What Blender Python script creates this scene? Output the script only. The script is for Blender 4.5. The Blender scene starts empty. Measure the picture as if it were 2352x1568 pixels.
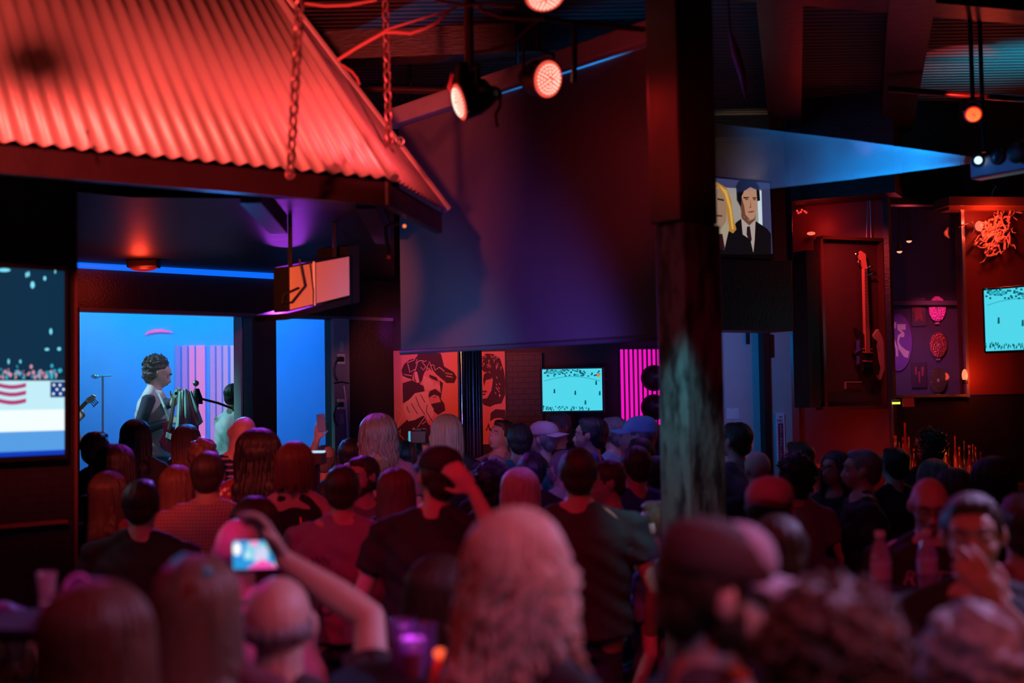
import bpy, math, random
import numpy as np
from mathutils import Vector, Matrix

random.seed(7); RNG = np.random.RandomState(11)
SC = bpy.context.scene
COL = SC.collection
PI = math.pi
# ------------------------------------------------------------------ camera
F = 2940.0; TILT = math.radians(2.6); ROLL = 0.016; CX, CY = 1176.0, 784.0; EYE = 1.85
cam_d = bpy.data.cameras.new('camera'); cam = bpy.data.objects.new('camera', cam_d); COL.objects.link(cam)
CAMR = Matrix.Rotation(PI / 2 + TILT, 3, 'X') @ Matrix.Rotation(-ROLL, 3, 'Z')
cam.location = (0, 0, EYE); cam.rotation_euler = CAMR.to_euler()
cam_d.sensor_width = 36.0; cam_d.lens = F / 2352 * 36.0; cam_d.clip_start = 0.05; cam_d.clip_end = 60
cam_d.dof.use_dof = True; cam_d.dof.focus_distance = 10.3; cam_d.dof.aperture_fstop = 1.5
SC.camera = cam
SC.view_settings.view_transform = 'Standard'
try: SC.view_settings.look = 'None'
except Exception: pass
SC.view_settings.gamma = 1.0; SC.view_settings.use_curve_mapping = False
SC.view_settings.exposure = 0.0
SC.cycles.use_denoising = True
SC.cycles.max_bounces = 6; SC.cycles.diffuse_bounces = 3; SC.cycles.glossy_bounces = 3
SC.cycles.transmission_bounces = 4; SC.cycles.transparent_max_bounces = 8; SC.cycles.volume_bounces = 0
SC.cycles.sample_clamp_indirect = 3.0; SC.cycles.caustics_reflective = False; SC.cycles.caustics_refractive = False
w = bpy.data.worlds.new('world'); SC.world = w; w.use_nodes = True
w.node_tree.nodes['Background'].inputs[0].default_value = (0.30, 0.05, 0.22, 1)
w.node_tree.nodes['Background'].inputs[1].default_value = 0.002

def P(x, y, Y):
    "the point at distance Y (metres along +Y) seen at image point x, y"
    d = CAMR @ Vector(((x - CX) / F, (CY - y) / F, -1.0))
    return Vector((0, 0, EYE)) + d * (Y / d.y)

# ------------------------------------------------------------------ lights: those of the place, and added unseen ones
def lamp(kind, loc, target, energy, color, size=0.1, angle=60, blend=0.6, name='scene_lamp'):
    d = bpy.data.lights.new(name, kind); o = bpy.data.objects.new(name, d); COL.objects.link(o)
    o.location = loc; d.energy = energy; d.color = color
    if target is not None:
        o.rotation_euler = (Vector(target) - Vector(loc)).to_track_quat('-Z', 'Y').to_euler()
    if kind == 'SPOT':
        d.spot_size = math.radians(angle); d.spot_blend = blend; d.shadow_soft_size = size
    elif kind == 'AREA':
        d.shape = 'SQUARE'; d.size = size
        try: d.spread = math.radians(angle)
        except Exception: pass
    else:
        d.shadow_soft_size = size
    return o
# red PAR cans washing the corrugated canopy and the crowd
lamp('SPOT', (-1.3, 2.1, 3.45), (-2.05, 5.3, 3.3), 700, (1.0, 0.085, 0.065), 0.10, 60, 0.45)
lamp('SPOT', P(1030, 240, 5.3), P(760, 230, 5.9), 34, (1.0, 0.06, 0.07), 0.05, 100, 0.6)
lamp('SPOT', P(1275, 190, 5.55), P(1520, 330, 5.1), 12, (1.0, 0.02, 0.02), 0.05, 60, 0.8)
lamp('SPOT', P(560, 640, 5.0), P(735, 650, 7.0), 260, (1.0, 0.15, 0.05), 0.04, 24, 0.8)  # added unseen spot that turns the hanging monitor's panel orange
lamp('SPOT', (-1.5, 2.6, 3.85), (-1.3, 5.2, 1.3), 120, (1.0, 0.008, 0.06), 0.12, 58, 1.0)
lamp('SPOT', (0.3, 2.5, 3.85), (0.2, 5.0, 1.2), 72, (1.0, 0.008, 0.06), 0.12, 56, 1.0)
lamp('SPOT', (2.3, 2.3, 3.85), (2.5, 4.6, 1.2), 34, (1.0, 0.03, 0.08), 0.12, 60, 1.0)
lamp('SPOT', (-0.5, 1.2, 3.85), (-0.4, 2.9, 1.3), 52, (1.0, 0.03, 0.05), 0.12, 70, 0.6)
lamp('SPOT', (1.4, 1.2, 3.85), (1.2, 2.5, 1.3), 35, (1.0, 0.05, 0.04), 0.12, 70, 0.6)
# magenta and violet back light
lamp('SPOT', (-1.5, 8.5, 2.78), (-1.1, 5.8, 1.2), 90, (0.50, 0.05, 1.0), 0.15, 80, 0.7)
lamp('SPOT', (1.1, 8.3, 3.2), (1.7, 5.2, 1.2), 90, (0.45, 0.10, 1.0), 0.15, 76, 0.7)
lamp('SPOT', (1.25, 0.6, 3.2), (0.05, 2.4, 1.5), 46, (0.55, 0.38, 1.0), 0.12, 46, 0.9)  # added lavender fill on the blond hair from the camera side
lamp('SPOT', (2.3, 3.9, 3.1), (0.6, 2.4, 1.4), 190, (0.60, 0.42, 1.0), 0.12, 70, 0.8)
lamp('SPOT', (-1.9, 4.5, 2.75), (-1.3, 3.25, 1.1), 34, (1.0, 0.03, 0.85), 0.08, 60, 0.7)
lamp('SPOT', (-2.1, 3.1, 2.6), (-0.98, 4.25, 1.30), 30, (1.0, 0.03, 0.75), 0.05, 26, 0.8)  # added unseen spot lighting the white shirt magenta from in front
# blue stage wash, inside the stage
lamp('AREA', (-2.4, 11.7, 3.4), (-3.6, 13.7, 2.6), 160, (0.0, 0.19, 1.0), 1.2, 130)
lamp('SPOT', (-2.3, 11.9, 3.6), (-2.6, 14.0, 3.1), 90, (0.25, 0.45, 1.0), 0.1, 70, 1.0)
lamp('SPOT', (-4.3, 11.9, 3.5), (-3.9, 13.8, 3.0), 420, (0.0, 0.62, 1.0), 0.1, 120, 1.0)
lamp('SPOT', (-1.9, 10.9, 2.8), (-3.1, 11.3, 2.1), 22, (0.95, 0.65, 1.0), 0.05, 44, 0.9)  # added spot without a fixture, brightens the guitarist's face
lamp('SPOT', (-3.7, 10.25, 2.6), (-2.6, 10.75, 1.75), 42, (0.12, 0.85, 0.85), 0.1, 60, 0.9)
lamp('SPOT', (-4.3, 10.9, 3.2), (-3.3, 11.4, 1.7), 190, (0.45, 0.85, 1.0), 0.1, 80, 0.9)
# blue light spilling from the stage over the crowd
lamp('SPOT', (-2.2, 9.7, 2.3), (-1.3, 6.4, 1.1), 170, (0.02, 0.26, 1.0), 0.15, 56, 0.8)
lamp('SPOT', (0.0, 7.6, 3.1), (0.8, 8.4, 1.65), 40, (0.42, 0.22, 1.0), 0.1, 60, 0.8)  # added violet fill for the far faces, source unseen
lamp('SPOT', (2.75, 2.3, 1.1), (1.15, 3.0, 1.45), 5, (1.0, 0.42, 0.16), 0.1, 40, 0.8)  # added amber spot for the hand over the mouth
lamp('SPOT', (-0.2, 1.3, 3.0), (-0.05, 2.4, 1.5), 12, (1.0, 0.05, 0.06), 0.1, 50, 0.8)  # added red fill on the blond head in front
lamp('SPOT', (1.7, 1.6, 2.3), (0.4, 2.1, 1.45), 30, (1.0, 0.10, 0.06), 0.1, 60, 0.8)  # added warm fill on the capped head in front
lamp('SPOT', (-3.3, 9.0, 2.2), (2.2, 7.3, 1.5), 60, (0.02, 0.40, 1.0), 0.1, 22, 0.9)
# ------------------------------------------------------------------ materials
MATS = {}
def lin(h):
    h = h.lstrip('#'); c = [int(h[i:i + 2], 16) / 255 for i in (0, 2, 4)]
    return tuple((x / 12.92 if x <= 0.04045 else ((x + 0.055) / 1.055) ** 2.4) for x in c)
def mat(key, col=(.5, .5, .5), rough=.55, metal=0.0, bump=0.0, bscale=40.0, var=0.18, vscale=7.0, emit=None, estr=1.0,
        spec=0.5, kind=None, col2=None, pscale=20.0, trans=0.0, alpha=1.0, stretch=None, bdist=0.01):
    if key in MATS: return MATS[key]
    m = bpy.data.materials.new(key); m.use_nodes = True; MATS[key] = m
    nt = m.node_tree; N = nt.nodes; L = nt.links; b = N['Principled BSDF']
    if isinstance(col, str): col = lin(col)
    if isinstance(col2, str): col2 = lin(col2)
    b.inputs['Roughness'].default_value = rough; b.inputs['Metallic'].default_value = metal
    b.inputs['Specular IOR Level'].default_value = spec
    b.inputs['Base Color'].default_value = (*col, 1)
    if trans: b.inputs['Transmission Weight'].default_value = trans; b.inputs['IOR'].default_value = 1.33
    if alpha < 1: b.inputs['Alpha'].default_value = alpha
    if emit is not None:
        if isinstance(emit, str): emit = lin(emit)
        b.inputs['Emission Color'].default_value = (*emit, 1); b.inputs['Emission Strength'].default_value = estr
        return m
    tc = N.new('ShaderNodeTexCoord'); mp = N.new('ShaderNodeMapping'); L.new(tc.outputs['Object'], mp.inputs[0])
    if stretch: mp.inputs['Scale'].default_value = stretch
    nz = N.new('ShaderNodeTexNoise'); nz.inputs['Scale'].default_value = vscale; nz.inputs['Detail'].default_value = 5
    L.new(mp.outputs[0], nz.inputs['Vector'])
    mx = N.new('ShaderNodeMix'); mx.data_type = 'RGBA'
    A, B, Fc = mx.inputs[6], mx.inputs[7], mx.inputs[0]
    A.default_value = (*[c * (1 - var) for c in col], 1); B.default_value = (*[min(1, c * (1 + var)) for c in col], 1)
    L.new(nz.outputs['Fac'], Fc)
    out = mx.outputs[2]
    hgt = nz.outputs['Fac']
    if kind:
        fac = None
        if kind in ('check', 'stripe', 'plaid', 'slats', 'brick'):
            if kind == 'brick':
                br = N.new('ShaderNodeTexBrick'); L.new(tc.outputs['Object'], br.inputs[0])
                rot = N.new('ShaderNodeMapping'); rot.inputs['Rotation'].default_value = (PI / 2, 0, 0)
                L.new(tc.outputs['Object'], rot.inputs[0]); L.new(rot.outputs[0], br.inputs[0])
                br.inputs['Scale'].default_value = pscale; br.inputs['Mortar Size'].default_value = 0.02
                fac = br.outputs['Fac']; hgt = br.outputs['Fac']
            else:
                def wave(dr):
                    wv = N.new('ShaderNodeTexWave'); wv.inputs['Scale'].default_value = pscale
                    wv.bands_direction = dr; wv.inputs['Distortion'].default_value = 0.25
                    L.new(tc.outputs['Object'], wv.inputs[0]); return wv.outputs['Fac']
                if kind == 'stripe': fac = wave('Z')
                elif kind == 'slats': fac = wave('Y'); hgt = fac
                else:
                    mm = N.new('ShaderNodeMath'); mm.operation = 'MAXIMUM'
                    L.new(wave('X'), mm.inputs[0]); L.new(wave('Z'), mm.inputs[1]); fac = mm.outputs[0]
                rp = N.new('ShaderNodeMapRange'); rp.inputs[1].default_value = 0.62; rp.inputs[2].default_value = 0.9
                if kind == 'slats': rp.inputs[1].default_value = 0.0; rp.inputs[2].default_value = 1.0
                L.new(fac, rp.inputs[0]); fac = rp.outputs[0]
        elif kind in ('leopard', 'floral', 'speck', 'crack'):
            vo = N.new('ShaderNodeTexVoronoi'); vo.inputs['Scale'].default_value = pscale
            vo.feature = 'DISTANCE_TO_EDGE' if kind in ('leopard', 'crack') else 'F1'
            L.new(mp.outputs[0], vo.inputs['Vector'])
            rp = N.new('ShaderNodeMapRange')
            a, c = {'leopard': (.03, .12), 'floral': (.25, .45), 'speck': (.2, .3), 'crack': (.0, .05)}[kind]
            rp.inputs[1].default_value = a; rp.inputs[2].default_value = c
            L.new(vo.outputs['Distance'], rp.inputs[0]); fac = rp.outputs[0]
        elif kind == 'worn':
            n2 = N.new('ShaderNodeTexNoise'); n2.inputs['Scale'].default_value = pscale; n2.inputs['Detail'].default_value = 8
            L.new(mp.outputs[0], n2.inputs['Vector'])
            rp = N.new('ShaderNodeMapRange'); rp.inputs[1].default_value = 0.45; rp.inputs[2].default_value = 0.6
            L.new(n2.outputs['Fac'], rp.inputs[0]); fac = rp.outputs[0]; hgt = n2.outputs['Fac']
        m2 = N.new('ShaderNodeMix'); m2.data_type = 'RGBA'
        L.new(fac, m2.inputs[0]); L.new(out, m2.inputs[6]); m2.inputs[7].default_value = (*(col2 or (1, 1, 1)), 1)
        out = m2.outputs[2]
    L.new(out, b.inputs['Base Color'])
    if bump:
        if not kind:
            n3 = N.new('ShaderNodeTexNoise'); n3.inputs['Scale'].default_value = bscale; n3.inputs['Detail'].default_value = 4
            L.new(mp.outputs[0], n3.inputs['Vector']); hgt = n3.outputs['Fac']
        bp = N.new('ShaderNodeBump'); bp.inputs['Strength'].default_value = bump; bp.inputs['Distance'].default_value = bdist
        L.new(hgt, bp.inputs['Height']); L.new(bp.outputs[0], b.inputs['Normal'])
    return m
def glow(key, col='#ffffff', s=1.0): return mat(key, (0, 0, 0), emit=col, estr=s, rough=.4)

# ------------------------------------------------------------------ mesh helpers
def _ob(name, me, parent=None):
    o = bpy.data.objects.new(name, me); COL.objects.link(o)
    if parent is not None:
        o.parent = parent
    return o
def tag(o, label=None, cat=None, group=None, kind=None):
    if label: o['label'] = label
    if cat: o['category'] = cat
    if group: o['group'] = group
    if kind: o['kind'] = kind
    return o
def empty(name, loc, rz=0.0, label=None, cat=None, group=None):
    o = bpy.data.objects.new(name, None); COL.objects.link(o); o.location = loc; o.rotation_euler = (0, 0, rz)
    o.empty_display_size = 0.1
    return tag(o, label, cat, group)
def rootloc(parent):
    v = Vector((0, 0, 0))
    while parent is not None:
        v = v + Vector(parent.location); parent = parent.parent
    return v
_t = np.linspace(0, 2 * PI, 17)[:-1]
class MB:
    def __init__(s): s.v = []; s.f = []
    def add(s, vs, fs):
        n = len(s.v); s.v += [tuple(v) for v in vs]; s.f += [tuple(i + n for i in f) for f in fs]; return s
    def box(s, lo, hi):
        x0, y0, z0 = lo; x1, y1, z1 = hi
        return s.hexa([(x0, y0, z0), (x1, y0, z0), (x1, y1, z0), (x0, y1, z0), (x0, y0, z1), (x1, y0, z1), (x1, y1, z1), (x0, y1, z1)])
    def hexa(s, c): return s.add(c, [(3, 2, 1, 0), (4, 5, 6, 7), (0, 1, 5, 4), (1, 2, 6, 5), (2, 3, 7, 6), (3, 0, 4, 7)])
    def obox(s, c, e, h3):
        "box centred c, axes e (3 vectors), half sizes h3"
        c = Vector(c); a, b, d = [Vector(e[i]) * h3[i] for i in range(3)]
        return s.hexa([c - a - b - d, c + a - b - d, c + a + b - d, c - a + b - d, c - a - b + d, c + a - b + d, c + a + b + d, c - a + b + d])
    def cyl(s, p0, p1, r0, r1=None, n=12, caps=True):
        return s.tube([p0, p1], [r0, r0 if r1 is None else r1], n, caps)
    def tube(s, pts, r, n=8, caps=True):
        pts = [Vector(p) for p in pts]
        rr = r if isinstance(r, (list, tuple)) else [r] * len(pts)
        vs = []; up = None
        for i, p in enumerate(pts):
            d = (pts[min(i + 1, len(pts) - 1)] - pts[max(i - 1, 0)])
            if d.length < 1e-9: d = Vector((0, 0, 1))
            d.normalize()
            if up is None:
                up = Vector((0, 0, 1)) if abs(d.z) < .9 else Vector((1, 0, 0))
            a = d.cross(up)
            if a.length < 1e-6: a = d.orthogonal()
            a.normalize(); b = a.cross(d); up = b
            for k in range(n):
                t = 2 * PI * k / n; vs.append(p + (a * math.cos(t) + b * math.sin(t)) * rr[i])
        fs = []
        for i in range(len(pts) - 1):
            for k in range(n):
                q = (k + 1) % n; fs.append((i * n + k, i * n + q, (i + 1) * n + q, (i + 1) * n + k))
        if caps: fs += [tuple(range(n))[::-1], tuple((len(pts) - 1) * n + k for k in range(n))]
        return s.add(vs, fs)
    def ell(s, c, r, R=None, nu=16, nv=10):
        c = Vector(c); r = (r, r, r) if not hasattr(r, '__len__') else r
        vs = []
        for j in range(1, nv):
            ph = PI * j / nv
            for k in range(nu):
                t = 2 * PI * k / nu
                q = Vector((r[0] * math.sin(ph) * math.cos(t), r[1] * math.sin(ph) * math.sin(t), r[2] * math.cos(ph)))
                vs.append(c + (R @ q if R is not None else q))
        q = Vector((0, 0, r[2])); q = R @ q if R is not None else q
        vs += [c + q, c - q]; T = len(vs) - 2; Bm = T + 1; fs = []
        for k in range(nu):
            q = (k + 1) % nu; fs.append((T, k, q)); fs.append((Bm, (nv - 2) * nu + q, (nv - 2) * nu + k))
            for j in range(nv - 2): fs.append((j * nu + k, (j + 1) * nu + k, (j + 1) * nu + q, j * nu + q))
        return s.add(vs, fs)
    def torus(s, c, axis, R, r, n=28, m=8, arc=1.0):
        c = Vector(c); ax = Vector(axis).normalized(); a = ax.orthogonal().normalized(); b = ax.cross(a)
        k = n if arc >= 1 else n + 1
        pts = [c + (a * math.cos(2 * PI * arc * i / n) + b * math.sin(2 * PI * arc * i / n)) * R for i in range(k)]
        if arc >= 1: pts.append(pts[0]); return s.tube(pts, r, m, False)
        return s.tube(pts, r, m, True)
    def lathe(s, c, axis, prof, n=20):
        "prof: list of (distance along axis, radius)"
        c = Vector(c); ax = Vector(axis).normalized(); a = ax.orthogonal().normalized(); b = ax.cross(a); vs = []
        for (h, r) in prof:
            for k in range(n):
                t = 2 * PI * k / n; vs.append(c + ax * h + (a * math.cos(t) + b * math.sin(t)) * max(r, 1e-4))
        fs = []
        for i in range(len(prof) - 1):
            for k in range(n):
                q = (k + 1) % n; fs.append((i * n + k, i * n + q, (i + 1) * n + q, (i + 1) * n + k))
        fs += [tuple(range(n))[::-1], tuple((len(prof) - 1) * n + k for k in range(n))]
        return s.add(vs, fs)
    def prism(s, front, back):
        n = len(front); fs = [tuple(range(n)), tuple(range(2 * n - 1, n - 1, -1))]
        for k in range(n): q = (k + 1) % n; fs.append((k, n + k, n + q, q))
        return s.add(list(front) + list(back), fs)
    def build(s, name, m, parent=None, smooth=False, bevel=0.0, label=None):
        L = rootloc(parent)
        me = bpy.data.meshes.new(name); me.from_pydata([(v[0] - L.x, v[1] - L.y, v[2] - L.z) for v in s.v], [], s.f); me.update()
        if m is not None: me.materials.append(m)
        if smooth:
            me.polygons.foreach_set('use_smooth', [True] * len(me.polygons))
        o = _ob(name, me, parent)
        if bevel:
            b = o.modifiers.new('bevel', 'BEVEL'); b.width = bevel; b.segments = 2; b.limit_method = 'ANGLE'
        if smooth:
            try: me.set_sharp_from_angle(angle=math.radians(50))
            except Exception: pass
        if label: o['label'] = label
        return o
class Wall:
    "an upright plane through two points given by image column and distance"
    def __init__(s, x0, d0, x1, d1):
        s.p = P(x0, 990, d0); q = P(x1, 990, d1); s.p.z = 0; q.z = 0
        s.e = (q - s.p).normalized(); s.n = Vector((s.e.y, -s.e.x, 0))
        if s.n.dot(-s.p) < 0: s.n = -s.n
        s.z = Vector((0, 0, 1))
    def at(s, sx, z, off=0.0): return s.p + s.e * sx + s.n * off + Vector((0, 0, z))
    def sz(s, x, y, off=0.0):
        o = Vector((0, 0, EYE)); d = P(x, y, 5.0) - o; q = s.p + s.n * off
        t = (q - o).dot(s.n) / d.dot(s.n); h = o + d * t
        return (h - s.p).dot(s.e), h.z
    def hit(s, x, y, off=0.0):
        a, z = s.sz(x, y, off); return s.at(a, z, off)
    def box(s, mb, x0, x1, y0, y1, o0, o1, z0=None, z1=None):
        off = max(o0, o1); ym = (y0 + y1) / 2; xm = (x0 + x1) / 2
        a0 = s.sz(x0, ym, off)[0]; a1 = s.sz(x1, ym, off)[0]
        zt = s.sz(xm, y0, off)[1] if z1 is None else z1; zb = s.sz(xm, y1, off)[1] if z0 is None else z0
        lo, hi = min(o0, o1), max(o0, o1)
        return mb.hexa([s.at(a0, zb, hi), s.at(a1, zb, hi), s.at(a1, zb, lo), s.at(a0, zb, lo),
                        s.at(a0, zt, hi), s.at(a1, zt, hi), s.at(a1, zt, lo), s.at(a0, zt, lo)])
    def prism(s, mb, pts, o0, o1):
        fr = [s.sz(x, y, o1) for x, y in pts]
        return mb.prism([s.at(a, z, o1) for a, z in fr], [s.at(a, z, o0) for a, z in fr])
    def line(s, mb, pts, wpx, o0, o1):
        "a stroke of constant width along image points, flat on the wall"
        sc = (s.hit(pts[0][0], pts[0][1], o1) - s.hit(pts[0][0] + 1, pts[0][1], o1)).length
        q = [Vector(s.sz(x, y, o1)) for x, y in pts]; hw = wpx * sc / 2; Lh = []; Rh = []
        for i in range(len(q)):
            d = (q[min(i + 1, len(q) - 1)] - q[max(i - 1, 0)]).normalized(); nrm = Vector((-d.y, d.x))
            Lh.append(q[i] + nrm * hw); Rh.append(q[i] - nrm * hw)
        for i in range(len(q) - 1):
            c = [Lh[i], Lh[i + 1], Rh[i + 1], Rh[i]]
            mb.prism([s.at(v.x, v.y, o1) for v in c], [s.at(v.x, v.y, o0) for v in c])
        return mb
    def disc(s, mb, x, y, rx, ry, o0, o1, n=28):
        return s.prism(mb, [(x + rx * math.cos(2 * PI * k / n), y + ry * math.sin(2 * PI * k / n)) for k in range(n)], o0, o1)
def struct(name, mb, m, **k):
    o = mb.build(name, m, None, **k); o['kind'] = 'structure'; return o
def lettering(body, wall, x, y, hpx, m, parent, off, squeeze=1.0, shear=0.0, name='lettering'):
    "x, y: left end of the baseline in the photograph"
    cu = bpy.data.curves.new(name, 'FONT'); cu.body = body; cu.size = 1.0; cu.extrude = 0.01; cu.shear = shear
    t = bpy.data.objects.new(name + '_source', cu); COL.objects.link(t); bpy.context.view_layer.update()
    me = bpy.data.meshes.new_from_object(t.evaluated_get(bpy.context.evaluated_depsgraph_get()))
    bpy.data.objects.remove(t)
    a, z = wall.sz(x, y, off); z2 = wall.sz(x, y - hpx, off)[1]; k = (z2 - z) / 0.70
    L = rootloc(parent)
    for v in me.vertices:
        q = wall.at(a + v.co.x * k * squeeze, z + v.co.y * k, off + (0.001 if v.co.z > 0 else 0.0)) - L
        v.co = q
    me.materials.clear(); me.materials.append(m); me.update()
    return _ob(name, me, parent)
def catenary(a, b, sag, n=14):
    a = Vector(a); b = Vector(b)
    return [a.lerp(b, i / n) + Vector((0, 0, -sag * 4 * (i / n) * (1 - i / n))) for i in range(n + 1)]
def chain_links(mb, p0, p1, link=0.05, r=0.006):
    p0 = Vector(p0); p1 = Vector(p1); d = p1 - p0; n = max(2, int(d.length / (link * .78))); u = d.normalized()
    a = u.orthogonal().normalized(); b = u.cross(a)
    for i in range(n):
        c = p0 + d * ((i + .5) / n); s = a if i % 2 else b; pts = []
        for k in range(13):
            t = 2 * PI * k / 12; pts.append(c + u * math.cos(t) * link * .5 + s * math.sin(t) * link * .28)
        mb.tube(pts, r, 6, False)
    return mb
# ================================================================== the room
H = lambda h: EYE + h
ZC = H(2.08); ZS = H(1.03)
BLK = mat('black_paint', (.010, .008, .011), .42, bump=.3, bscale=60)
BLK2 = mat('black_wood', (.014, .011, .012), .38, bump=.4, bscale=18, stretch=(1, 1, 8))
CHAR = mat('charcoal_wall', (.05, .045, .06), .6, bump=.2)
REDW = mat('oxblood_wall', (.13, .022, .018), .5, bump=.25, bscale=12, var=.35, vscale=3)
METAL = mat('grey_metal', (.35, .35, .37), .35, 1.0)
CHROME = mat('chrome', (.8, .8, .82), .12, 1.0)
DARKM = mat('black_metal', (.03, .03, .032), .35, .6)
WHITE = mat('white_plastic', (.75, .74, .74), .45)
RUBBER = mat('black_rubber', (.015, .015, .015), .5)

m = MB(); m.box((-8, -3, -.1), (8, 16, 0)); struct('floor', m, mat('dark_floor', (.02, .014, .013), .35, bump=.2, var=.3, kind='stripe', col2=(.03, .02, .02), pscale=2))
m = MB(); m.box((-8, -3, ZC), (8, 16, ZC + .1)); struct('ceiling', m, mat('slatted_ceiling', (.11, .09, .08), .6, kind='slats', col2=(.03, .025, .02), pscale=4.5, bump=1.0, bdist=.03))
m = MB(); m.box((-6.2, -3, 0), (-6.05, 16, ZC)); struct('wall_left', m, BLK)
m = MB(); m.box((6.05, -3, 0), (6.2, 16, ZC)); struct('wall_right', m, BLK)
m = MB(); m.box((-6.2, -3.1, 0), (6.2, -3, ZC)); struct('wall_behind', m, BLK)
# lower soffit above the stage-side floor, under the canopy
m = MB(); fr = [P(-700, 500, 5.0), P(300, 500, 6.3), P(905, 500, 6.5), P(905, 500, 10.9), P(640, 500, 10.4), P(160, 500, 9.25), P(-900, 500, 8.2)]
m.prism([Vector((q.x, q.y, ZS)) for q in fr], [Vector((q.x, q.y, ZS + .05)) for q in fr]); struct('trim_1', m, mat('black_gloss_ceiling', (.005, .004, .005), .5, spec=.25, bump=.25, bscale=9))

# ---- stage front
WS = Wall(183, 9.2, 900, 10.9)
m = MB(); WS.box(m, -700, 930, 500, 720, -.15, 0, z0=H(.69), z1=ZC); struct('wall_stage_header', m, BLK)
m = MB(); WS.box(m, 580, 635, 700, 1000, -.15, 0, z0=0, z1=H(.69)); struct('wall_stage_pier', m, mat('navy_pier', (.03, .03, .035), .5, bump=.2))
m = MB(); WS.box(m, 768, 903, 700, 1000, -.15, 0, z0=0, z1=H(.69)); struct('wall_stage_side', m, BLK)
m = MB(); WS.box(m, -700, 183, 700, 1000, -.15, 0, z0=0, z1=H(.69)); struct('wall_stage_left', m, BLK)
m = MB(); WS.box(m, 183, 768, 700, 1000, -.15, 0, z0=0, z1=.4); struct('wall_stage_apron', m, BLK)
m = MB(); WS.box(m, 182, 903, 705, 716, 0, .02, z0=H(.685), z1=H(.712)); struct('trim_2', m, mat('painted_trim', (.08, .08, .1), .4))
m = MB(); WS.box(m, 768, 803, 733, 1000, 0, .05, z0=0, z1=H(.69)); struct('trim_3', m, mat('grey_pilaster', (.22, .24, .26), .5))
# blue strip light along the header
r = empty('strip_light', WS.hit(400, 617, .05), 0, 'long glowing blue LED strip running along the top of the stage header', 'light strip')
m = MB(); m.tube([WS.hit(179, 607, .06), WS.hit(652, 634, .06)], .028, 8); m.build('diffuser', glow('blue_strip', '#0a6cff', 1.0), r)
m = MB(); m.tube([WS.hit(179, 604, .035) + Vector((0, 0, .02)), WS.hit(652, 631, .035) + Vector((0, 0, .02))], .022, 8); m.build('channel', METAL, r)
# stage interior
fl = [WS.hit(-200, 1000, -.15), WS.hit(905, 1000, -.15)]
m = MB(); a, b = fl; m.prism([Vector((a.x, a.y, .4)), Vector((b.x, b.y, .4)), Vector((b.x + .4, 14.6, .4)), Vector((a.x - .8, 14.6, .4))],
                             [Vector((a.x, a.y, .02)), Vector((b.x, b.y, .02)), Vector((b.x + .4, 14.6, .02)), Vector((a.x - .8, 14.6, .02))])
struct('floor_stage', m, BLK2)
WT = Wall(100, 14.0, 800, 14.0)
STG = mat('stage_wall_paint', (.12, .26, .42), .7, bump=.1, var=.1)
m = MB(); WT.box(m, -200, 890, 500, 1000, -.1, 0, z0=.4, z1=ZC); struct('wall_stage_back', m, STG)
m = MB(); m.box((-6.05, 9.0, .4), (-5.4, 14, ZC)); struct('wall_stage_wing', m, STG)
m = MB(); m.hexa([Vector(v) for v in [(-1.15, 11.1, .4), (-1.05, 11.1, .4), (-1.3, 14, .4), (-1.4, 14, .4), (-1.15, 11.1, ZC), (-1.05, 11.1, ZC), (-1.3, 14, ZC), (-1.4, 14, ZC)]]); struct('wall_stage_right', m, STG)
# glowing vertical slats on the stage back wall
cols = ['#7a6cf5', '#b674ee', '#ff7fe0', '#ff86e0', '#c58cf5', '#cc96f5', '#d0a2f6', '#d6c0ff']
xs = [(403, 412), (419, 428), (435, 445), (451, 469), (483, 492), (498, 507), (513, 522), (530, 549)]
r = empty('backlit_panel', WT.hit(480, 1000, 0), 0, 'panel of glowing pink and lavender vertical slats behind the stage singer', 'light panel')
for k, ((x0, x1), c) in enumerate(zip(xs, cols)):
    m = MB(); WT.box(m, x0, x1, 793, 1080, .01, .05); m.build('slat', glow('slat_glow_%d' % k, c, .85), r)
# pink arc mark of neon above the guitarist
m = MB(); m.tube([WT.hit(x, y, .04) for x, y in [(333, 768), (342, 763), (355, 760), (370, 759), (385, 761), (396, 763)]], [.006, .014, .018, .018, .012, .004], 8)
tag(m.build('neon_arc', glow('pink_neon', '#f03cae', 1.2), None, smooth=True), 'short curved pink neon tube high on the blue stage wall', 'neon light')
# perforated column at the stage edge
r = empty('truss_column', WS.hit(567, 1000, -.25), 0, 'perforated metal column lit turquoise at the right edge of the stage opening', 'column')
m = MB(); WS.box(m, 559, 573, 724, 1000, -.3, -.24, z0=.4, z1=H(.9)); m.build('perforated_panel', mat('perforated_metal', (.25, .28, .28), .4, .3, kind='speck', col2=(.03, .04, .04), pscale=45), r)
for x0, x1 in ((553, 558), (574, 580)):
    m = MB(); WS.box(m, x0, x1, 724, 1000, -.32, -.2, z0=.4, z1=H(.9)); m.build('edge_post', mat('pale_metal', (.7, .72, .72), .4), r)

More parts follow.
